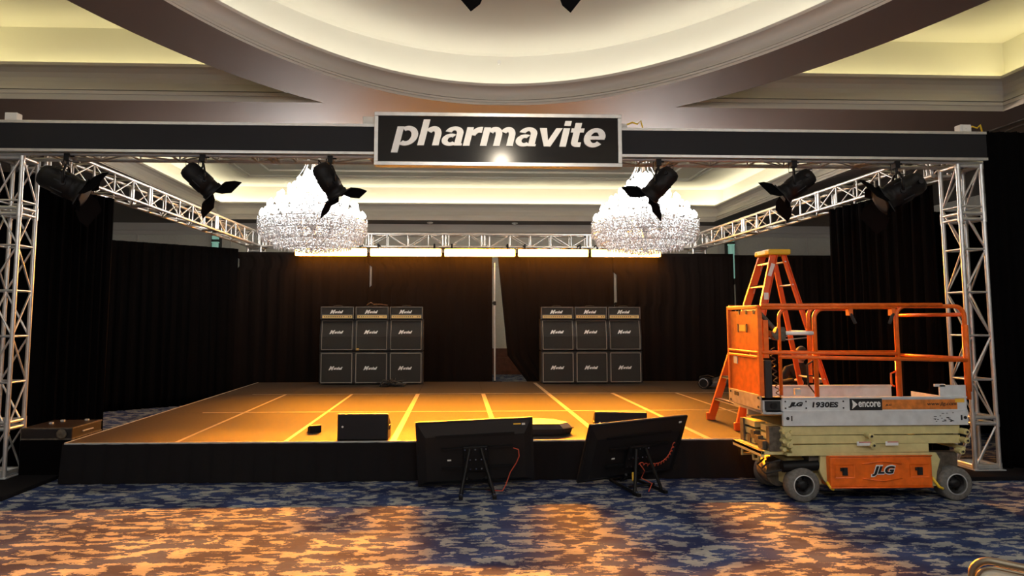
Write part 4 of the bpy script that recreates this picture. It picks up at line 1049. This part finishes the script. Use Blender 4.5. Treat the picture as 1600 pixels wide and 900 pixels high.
for x in (.64, 1.71): G().path([(x, .0, .20), (x+.02, -.03, .15), (x+.05, -.03, .13)] if x < 1 else [(x, .0, .24), (x+.05, -.03, .15), (x+.09, -.03, .13)], .014, 6).build('tie_down', 'yellow', lf)
# stacked scissor arms (near pair and far pair)
SP = [(.475, .540), (.548, .625), (.632, .735)]
for y0 in (0.0, Wd-.06):
    for i, (a, b) in enumerate([(.478, .565), (.567, .652), (.656, .746)]):
        s = (.004 if i == 1 else -.002)
        x0, x1 = (.215 if i else .30), (2.03 if i else 1.70)
        G().prism([(x0, a+s), (x1, a-s+.004), (x1, b-s), (x0, b+s-.004)], -.055, 0, xz(y0)).build('scissor_arm', 'cream_paint', lf, bevel=.004)
g = G()
for z in (.52, .60, .69):
    for x in (.22, .30, 2.045): g.tube((x, -.02, z), (x, Wd+.02, z), .020, 12)
for y in (.08, .16, .58, .66):
    for z in (.50, .56, .62, .69): g.tube((.19, y, z), (.30, y, z), .028, 10)
for z in (.50, .585, .67): g.box((.13, .10, z), (.24, .30, z+.06)).box((.12, .42, z), (.24, .66, z+.06))
build_split(g, 'pivot_tube', 'cream_paint', lf)
g = G()
for x, z in ((2.045, .69), (2.045, .605), (1.99, .50), (1.07, .655), (1.09, .565), (.235, .665), (.25, .575)): g.tube((x, -.07, z), (x, .0, z), .030, 14).tube((x, -.082, z), (x, -.06, z), .015, 8)
build_split(g, 'pivot_pin', 'cream_paint', lf)
g = G()
for x, z in ((2.045, .69), (2.045, .605), (1.99, .50), (1.07, .655), (1.09, .565)): g.tube((x, -.086, z), (x, -.08, z), .012, 8)
g.build('pin_bores', 'decal', lf)
for x, w_ in ((.93, .14), (1.22, .13)):
    G().box((x, -.058, .56), (x+w_, -.0555, .60)).build('warning_label', 'decal_white', lf)
    G().box((x+.02, -.060, .590), (x+w_, -.0575, .598)).build('warning_stripe', 'cable_orange', lf)
# base frame under the arms and entry step at the left end
G().box((.25, .0, .455), (1.72, .10, .480)).box((.25, Wd-.1, .455), (1.95, Wd, .480)).build('base_frame', 'cream_paint', lf)
G().box((.02, .06, .455), (.25, Wd-.02, .490)).box((.02, .06, .43), (.05, Wd-.02, .49)).build('entry_step', 'cream_paint', lf, bevel=.004)
G().path([(.10, .30, .44), (.10, .30, .36), (.10, .42, .34), (.10, .44, .44)], .016, 8).path([(.06, .60, .44), (.05, .60, .36), (.20, .64, .36)], .014, 8).build('step_bracket', 'cream_paint', lf)
g = G()
for k in range(5): g.box((.06+.015*k, .12+.13*k, .50+.03*(k % 3)), (.16, .22+.12*k, .58+.03*(k % 3)))
g.box((.10, .05, .49), (.22, .12, .73)).box((.10, Wd-.12, .49), (.22, Wd-.04, .73)); build_split(g, 'arm_stop', 'dirty', lf)
# platform: side panels, deck, toe boards
G().box((.21, -.03, .752), (2.10, .0, .895)).box((.21, -.022, .895), (2.10, .0, 1.03)).box((.21, -.034, .885), (2.10, -.02, .900)).box((.21, -.034, 1.018), (2.10, 0, 1.034)).build('side_panel', 'silver', lf)
G().box((.21, Wd, .752), (2.10, Wd+.03, .90)).build('side_panel', 'silver', lf)
G().box((.05, 0, .86), (2.10, Wd, .90)).build('deck', 'alu_dull', lf)
G().box((.24, Wd-.03, .90), (1.84, Wd-.01, 1.065)).box((.24, Wd-.05, 1.06), (1.84, Wd, 1.075)).build('toe_board', 'silver', lf)
G().box((1.84, -.008, 1.02), (2.11, .01, 1.145)).box((1.79, -.008, 1.13), (1.90, .01, 1.155)).build('rear_plate', 'silver', lf)
G().box((2.085, .0, .90), (2.10, Wd, 1.00)).build('end_panel', 'silver', lf)
G().box((0, .0, .90), (.014, Wd, 1.05)).build('entry_plate', 'tan_plate', lf, bevel=.003)
g = G()
for y in (.05, .72):
    for z in (.93, 1.02): g.tube((0, y, z), (-.006, y, z), .012, 8)
g.box((-.004, .52, .99), (0, .62, 1.03)); g.build('plate_holes', 'decal', lf)
G().box((.02, .0, .88), (.21, .02, 1.03)).box((.02, .0, 1.0), (.21, .08, 1.03)).box((.02, -.01, .865), (.21, .05, .885)).build('end_bracket', 'alu_dull', lf)
G().box((.04, -.004, .90), (.20, .0, .995)).build('bracket_opening', 'decal', lf)
G().tube((.13, -.002, .947), (.13, -.012, .947), .034, 16).build('pull_knob', 'blackplastic', lf)
g = G()
for x, z in ((.24, .99), (.24, .925), (.45, .99), (.45, .925), (.83, .99), (.83, .925)): g.tube((x, -.0215, z), (x, -.026, z), .0085, 8)
for x in (.255, 2.07): g.tube((x, -.0305, .825), (x, -.035, .825), .016, 12)
g.box((.290, -.033, .80), (.302, -.030, .85)).box((2.025, -.033, .80), (2.040, -.030, .85))
rr_ = random.Random(9)
for k in range(26): x = 1.72+rr_.random()*.22; z = .785+rr_.random()*.085; g.box((x, -.0315, z), (x+.012+.02*rr_.random(), -.030, z+.006))
g.build('rivets_and_marks', 'decal', lf)
place_text('JLG', 'decal', lf, (.345, -.0225, .957), name='model_lettering', w=.150, h=.055, bold=.075, shear=.30, ext=.003, space=1.0)
place_text('1930ES', 'decal', lf, (.645, -.0225, .957), name='model_lettering', w=.265, h=.055, bold=.045, shear=.12, ext=.003, space=1.05)
ep = G().box((.895, -.026, .900), (1.225, -.022, 1.020)).build('company_plate', 'decal', lf)
place_text('encore', 'decal_white', ep, (1.095, -.0262, .960), w=.225, h=.052, bold=.018, ext=.003)
G().prism([(.917, .915), (.973, .960), (.917, 1.005), (.925, .960)], 0, .003, xz(-.0262)).build('arrow_mark', 'decal_white', ep)
op = G().box((1.228, -.0245, .908), (2.0, -.0222, 1.005)).build('orange_strip', 'decal_orange', lf)
place_text('www.jlg.com', 'decal', op, (1.84, -.0247, .958), w=.30, h=.045, bold=.012, shear=.2, ext=.002)
place_text('JLG', 'decal', op, (1.29, -.0247, .950), w=.07, h=.022, bold=.03, shear=.3, ext=.002)
G().box((1.98, -.0262, .975), (2.075, -.0222, 1.012)).build('yellow_sticker', 'yellow_label', lf)
# guard rails ---------------------------------------------------------------
TR = .019
def railpart(pts, name='guard_rail', r=TR, m='orange', n=10): return G().path(pts, r, n).build(name, m, lf)
def arch(x0, x1, y, zb, zt, rad=.10, right_only=False, left_only=False):
    p = []
    if not right_only:
        p += [(x0, y, zb)] + [(x0+rad*(1-cos(a)), y, zt-rad*(1-sin(a))) for a in [R(k) for k in range(0, 91, 15)]]
    else: p += [(x0, y, zt)]
    if not left_only: p += [(x1-rad*(1-cos(a)), y, zt-rad*(1-sin(a))) for a in [R(k) for k in range(90, -1, -15)]] + [(x1, y, zb)]
    else: p += [(x1, y, zt)]
    return p
ZT_, ZM = 1.945, 1.44
# near side: fixed rail (right) and sliding rail (left)
railpart(arch(1.43, 2.145, 0.0, 1.0, ZT_-.005), r=.022)
railpart([(.03, -.02, ZT_), (1.9, -.02, ZT_+.01)], r=.020)
railpart([(.03, -.03, ZT_-.028), (1.42, -.03, ZT_-.022)], r=.014)
railpart(arch(.58, .9, 0.0, 1.0, ZT_-.03, left_only=True), r=.022)
railpart(arch(.215, .5, 0.0, 1.05, ZT_-.03, left_only=True), r=.017)
railpart([(.03, -.01, ZM+.035), (1.42, -.01, ZM+.02)], r=.016); railpart([(.20, -.02, ZM-.008), (2.13, -.02, ZM-.045)], r=.019)
railpart([(1.455, .04, 1.0), (1.455, .04, 1.42)], r=.028)
railpart([(2.145, .0, 1.08), (2.145, .0, 1.75)], r=.030)
railpart([(1.405, .04, 1.13), (1.375, .04, 1.15), (1.375, .04, 1.26), (1.43, .04, 1.28)], 'latch_loop', r=.009)
# far side
railpart(arch(.94, 1.95, Wd, 1.1, ZT_), r=.022)
railpart([(.03, Wd, ZT_), (1.9, Wd, ZT_)], r=.020); railpart([(.03, Wd, ZM), (1.95, Wd, ZM)], r=.018)
railpart([(2.145, 0, ZT_-.09), (1.95, Wd, ZT_-.09)], r=.02); railpart([(2.145, 0, ZM-.03), (1.95, Wd, ZM-.03)], r=.018)
# left end: gate with solid panels
for y in (.02, Wd-.02):
    G().box((.0, y-.022, 1.04), (.045, y+.022, ZT_)).build('gate_post', 'orange', lf, bevel=.006)
G().box((.0, 0, ZT_-.035), (.05, Wd, ZT_+.005)).build('gate_top_rail', 'orange', lf, bevel=.006)
G().box((.0, .02, ZM-.03), (.04, Wd-.02, ZM)).box((.0, .02, ZM+.02), (.04, Wd-.02, ZM+.045)).build('gate_mid_rail', 'orange', lf, bevel=.006)
G().box((.015, .05, ZM+.04), (.03, Wd-.07, ZT_-.05)).build('gate_panel', 'orange', lf)
G().box((.015, .04, 1.05), (.03, Wd-.06, ZM-.03)).build('gate_panel', 'orange', lf)
G().box((.010, .33, 1.68), (.015, .47, 1.75)).build('gate_label', 'yellow_label', lf)
g = G()
for y in (.29, .50): g.box((.008, y, 1.67), (.016, y+.015, 1.76))
for y in (.1, .28, .46): g.box((.008, y, 1.86), (.016, y+.03, 1.90))
g.build('gate_marks', 'dirty', lf)
G().box((.008, .55, 1.33), (.016, .64, 1.41)).build('white_label', 'alu_dull', lf)
G().box((.055, -.005, 1.02), (.125, .03, 1.40)).build('edge_guard', 'rubber', lf, bevel=.006)
G().box((.05, -.01, 1.42), (.10, .02, 1.80)).build('slide_bracket', 'orange', lf)
# controls
cb = G().prism([(.13, 1.70), (.17, 1.66), (.20, 1.73), (.275, 1.73), (.29, 1.66), (.275, 1.585), (.17, 1.60), (.14, 1.64)], -.09, 0, xz(-.01)).build('control_box', 'worn' if 0 else 'dirty', lf, bevel=.012)
G().tube((.04, .03, 1.87), (.17, .03, 1.72), .022, 8).build('control_arm', 'dirty', cb)
railpart([(.28, .0, 1.668), (.56, .0, 1.668)], 'grab_tube', r=.021, m='white')
g = G()
for x, dx in ((.93, .04), (1.37, -.04)):
    g.box((x-.02, -.06, ZT_-.10), (x+.02, .0, ZT_-.03))
g.build('pin_bracket', 'orange', lf)
for x, dx in ((.93, .04), (1.37, -.05)):
    G().tube((x, -.05, ZT_-.08), (x+dx, -.06, ZT_-.18), .016, 8).build('rubber_grip', 'rubber', lf)
g = G(); pts = []
for k in range(60): u = k/59; pts.append((.19+.02*cos(k*.95)+.06*u*u, .10+.02*sin(k*.95), 1.52-.55*u))
g.path(pts, .006, 6).path([(.58, .02, 1.40), (.50, .02, 1.35), (.52, .05, 1.15), (.60, .02, 1.02), (.44, .02, 1.01)], .010, 6)
g.path([(.50, .02, 1.15), (.50, .02, 1.24), (.57, .02, 1.24)], .008, 6); g.build('control_cable', 'rubber', lf)
G().box((.36, .01, 1.05), (.42, .04, 1.11)).build('socket_box', 'alu_dull', lf)

# ================================================================== PERSON CROUCHING BEHIND THE LADDER
def skin_mesh(name, nodes, edges, m, parent, root=0, sub=1):
    me = bpy.data.meshes.new(name); me.from_pydata([n[0] for n in nodes], edges, []); me.materials.append(MT[m])
    o = bpy.data.objects.new(name, me); col.objects.link(o); o.parent = parent
    sk = o.modifiers.new('skin', 'SKIN'); sk.use_smooth_shade = True; sk.branch_smoothing = .6
    me.skin_vertices  # layer made by the modifier below
    lay = me.skin_vertices[0].data if me.skin_vertices else None
    if lay:
        for i, n in enumerate(nodes):
            r_ = n[1]; lay[i].radius = (r_, r_) if not isinstance(r_, tuple) else r_
            lay[i].use_root = (i == root)
    sb = o.modifiers.new('sub', 'SUBSURF'); sb.levels = sub; sb.render_levels = sub + (1 if sub < 2 else 0)
    return o
def with_skin(name, nodes, edges, m, parent, root=0):
    import bmesh
    me = bpy.data.meshes.new(name); bm = bmesh.new(); lay = bm.verts.layers.skin.verify()
    bv = []
    for i, (p, r_) in enumerate(nodes):
        v = bm.verts.new(p); v[lay].radius = r_ if isinstance(r_, tuple) else (r_, r_); v[lay].use_root = (i == root); bv.append(v)
    for a, b in edges: bm.edges.new((bv[a], bv[b]))
    bm.to_mesh(me); bm.free(); me.materials.append(MT[m])
    o = bpy.data.objects.new(name, me); col.objects.link(o); o.parent = parent
    sk = o.modifiers.new('skin', 'SKIN'); sk.use_smooth_shade = True
    sb = o.modifiers.new('sub', 'SUBSURF'); sb.levels = 2; sb.render_levels = 2
    return o
pe = thing('person', 'person in black sweater crouching behind the ladder, both hands reaching down', 'person', (5.03, 9.75, SZ))
# crouching, facing the camera (-y): pelvis low, knees up and apart, torso leaning forward
bn = [((0, .10, .26), .13), ((0, .06, .40), .125), ((0, -.01, .53), .14), ((0, -.05, .64), .125), ((0, -.085, .72), .055), ((0, -.11, .78), .055),
      ((.09, .08, .23), .10), ((.19, -.24, .42), .075), ((.17, -.08, .10), .05), ((.17, -.10, .045), .042), ((.18, -.26, .03), .036),
      ((-.09, .08, .23), .10), ((-.19, -.24, .42), .075), ((-.17, -.08, .10), .05), ((-.17, -.10, .045), .042), ((-.18, -.26, .03), .036),
      ((.17, -.04, .64), .065), ((.27, -.12, .48), .05), ((.15, -.33, .52), .035), ((.11, -.38, .53), .028),
      ((-.17, -.04, .64), .065), ((-.30, -.12, .46), .05), ((-.25, -.33, .51), .035), ((-.235, -.38, .525), .028)]
be = [(0,1),(1,2),(2,3),(3,4),(4,5),(0,6),(6,7),(7,8),(8,9),(9,10),(0,11),(11,12),(12,13),(13,14),(14,15),(3,16),(16,17),(17,18),(18,19),(3,20),(20,21),(21,22),(22,23)]
with_skin('body', bn, be, 'sweater', pe)
# head
hd = G(); vs = []; fs = []; NU, NV = 24, 18
for j in range(NV+1):
    ph = pi*j/NV
    for i in range(NU):
        th = 2*pi*i/NU; x = .074*sin(ph)*cos(th); y = .095*sin(ph)*sin(th); z = .115*cos(ph)
        if z < 0: x *= 1+.35*z/.115*.7; y *= 1+.10*z/.115
        fwd = max(0, -sin(th))*sin(ph)
        if fwd > .93 and -.045 < z < .015: y -= .018*(1-abs(z+.02)/.04 if abs(z+.02) < .04 else 0)      # nose
        if fwd > .75 and .015 < z < .04: y -= .004
        vs.append((x, y, z))
for j in range(NV):
    for i in range(NU): fs.append((j*NU+i, (j+1)*NU+i, (j+1)*NU+(i+1) % NU, j*NU+(i+1) % NU))
HM = M.Translation((0, -.135, .865)) @ M.Rotation(R(24), 4, 'X')
hd.add(vs, fs, True, HM)
for s in (-1, 1): hd.lathe([(.0001, -.01), (.026, -.006), (.03, .004), (.018, .010), (.0001, .006)], 12, HM @ M.Translation((s*.077, .005, -.005)) @ M.Rotation(R(90), 4, 'Y') @ M.Scale(1.2, 4, (1, 0, 0)))
hd.tube((0, -.09, .76), (0, -.12, .82), .05, 12)
hd.build('head', 'skin', pe)
fe = G()
for s in (-1, 1):
    fe.lathe([(.0001, 0), (.010, .001), (.012, .004)], 10, HM @ M.Translation((s*.03, -.088, .012)) @ M.Rotation(R(90), 4, 'X'))
    fe.box((s*.03-.016, -.094, .030), (s*.03+.016, -.084, .035), HM)
fe.box((-.022, -.086, -.062), (.022, -.078, -.056), HM); fe.build('face_features', 'hair', pe)
hr = G(); v2 = [(x*1.10, y*1.10+.006, z*1.08+.004) for x, y, z in vs]; keep = []
for f in fs:
    c = sum((V(v2[i]) for i in f), V((0, 0, 0)))/4
    if c.z > .045 or (c.y > .0 and c.z > -.05): keep.append(f)
hr.add(v2, keep, True, HM); o = hr.build('hair', 'hair', pe); md = o.modifiers.new('s', 'SOLIDIFY'); md.thickness = .008
def hand(wr, dirv, upv, s):
    d = V(dirv).normalized(); u = V(upv).normalized(); a = d.cross(u).normalized(); u = a.cross(d).normalized()
    nodes = [(V(wr), .024), (V(wr)+d*.045, (.026, .018)), (V(wr)+d*.085, (.030, .014))]; ed = [(0, 1), (1, 2)]
    for k, (off, ln) in enumerate(((-.030, .070), (-.010, .080), (.010, .075), (.030, .060))):
        b = V(wr)+d*.088+a*off; i = len(nodes)
        nodes += [(b, .0095), (b+d*ln*.4+u*.002, .0088), (b+d*ln*.65-u*ln*.35, .0082), (b+d*ln*.62-u*ln*.70, .0072)]
        ed += [(2, i), (i, i+1), (i+1, i+2), (i+2, i+3)]
    b = V(wr)+d*.03+a*s*.03; i = len(nodes)
    nodes += [(b, .011), (b+d*.03+a*s*.02-u*.01, .010), (b+d*.055+a*s*.012-u*.028, .0088)]; ed += [(1, i), (i, i+1), (i+1, i+2)]
    return with_skin('hand', [(tuple(p), r_) for p, r_ in nodes], ed, 'skin', pe, root=1)
hand((.11, -.38, .53), (-.45, -.85, .05), (0, 0, 1), 1)
hand((-.235, -.38, .525), (.15, -.95, .0), (0, 0, 1), -1)
G().lathe([(.030, -.012), (.034, 0), (.030, .012)], 14, M.Translation((.115, -.37, .53)) @ M.Rotation(R(90), 4, 'X')).build('cuff', 'sweater', pe)
with_skin('trousers', [((0, .10, .26), .135), ((.09, .08, .23), .108), ((.19, -.24, .42), .082), ((.17, -.09, .12), .058), ((-.09, .08, .23), .108), ((-.19, -.24, .42), .082), ((-.17, -.09, .12), .058)], [(0,1),(1,2),(2,3),(0,4),(4,5),(5,6)], 'trousers', pe)
for s in (-1, 1):
    G().prism([(-.04, -.28), (.04, -.28), (.045, -.18), (.035, -.02), (-.035, -.02), (-.045, -.18)], 0, .07, M.Translation((s*.175, 0, 0))).build('shoe', 'blackplastic', pe, bevel=.02)

# ================================================================== CHAIR IN THE BOTTOM CORNER
ch = thing('banquet_chair', 'cream padded chair with brass frame cut off by the bottom right corner', 'chair', (2.175, 2.47, 0), R(-48))
def rr(w, z0, z1, rad, n=6):
    p = []
    for cx, cz, a0 in ((w/2-rad, z1-rad, 0), (-w/2+rad, z1-rad, 90), (-w/2+.02, z0+.02, 180), (w/2-.02, z0+.02, 270)):
        rd = rad if cz > (z0+z1)/2 else .02
        for k in range(n+1): a = R(a0+90*k/n); p.append((cx+rd*cos(a), cz+rd*sin(a)))
    return p
BK = M.Rotation(R(-9), 4, 'X')
bp_ = rr(.44, .50, .87, .07)
G().prism([(x*.90, .685+(z-.685)*.90) for x, z in bp_], -.022, .022, M.Translation((0, .0, 0)) @ XZ).build('back_pad', 'chair_pad', ch, bevel=.014)
G().path([(x*.915, -.028, .685+(z-.685)*.915) for x, z in bp_+bp_[:1]], .006, 6).build('pad_piping', 'brass', ch)
G().path([(x, 0, z) for x, z in bp_+bp_[:1]], .014, 8).build('back_frame', 'brass', ch)
G().box((-.22, .0, .43), (.22, .44, .50)).build('seat', 'chair_pad', ch, bevel=.03)
for sx in (-.20, .20):
    G().path([(sx, 0, .52), (sx, .02, .40), (sx*1.05, -.04, .0)], .013, 8).build('leg', 'brass', ch)
    G().path([(sx, .42, .43), (sx*1.05, .44, .0)], .013, 8).build('leg', 'brass', ch)
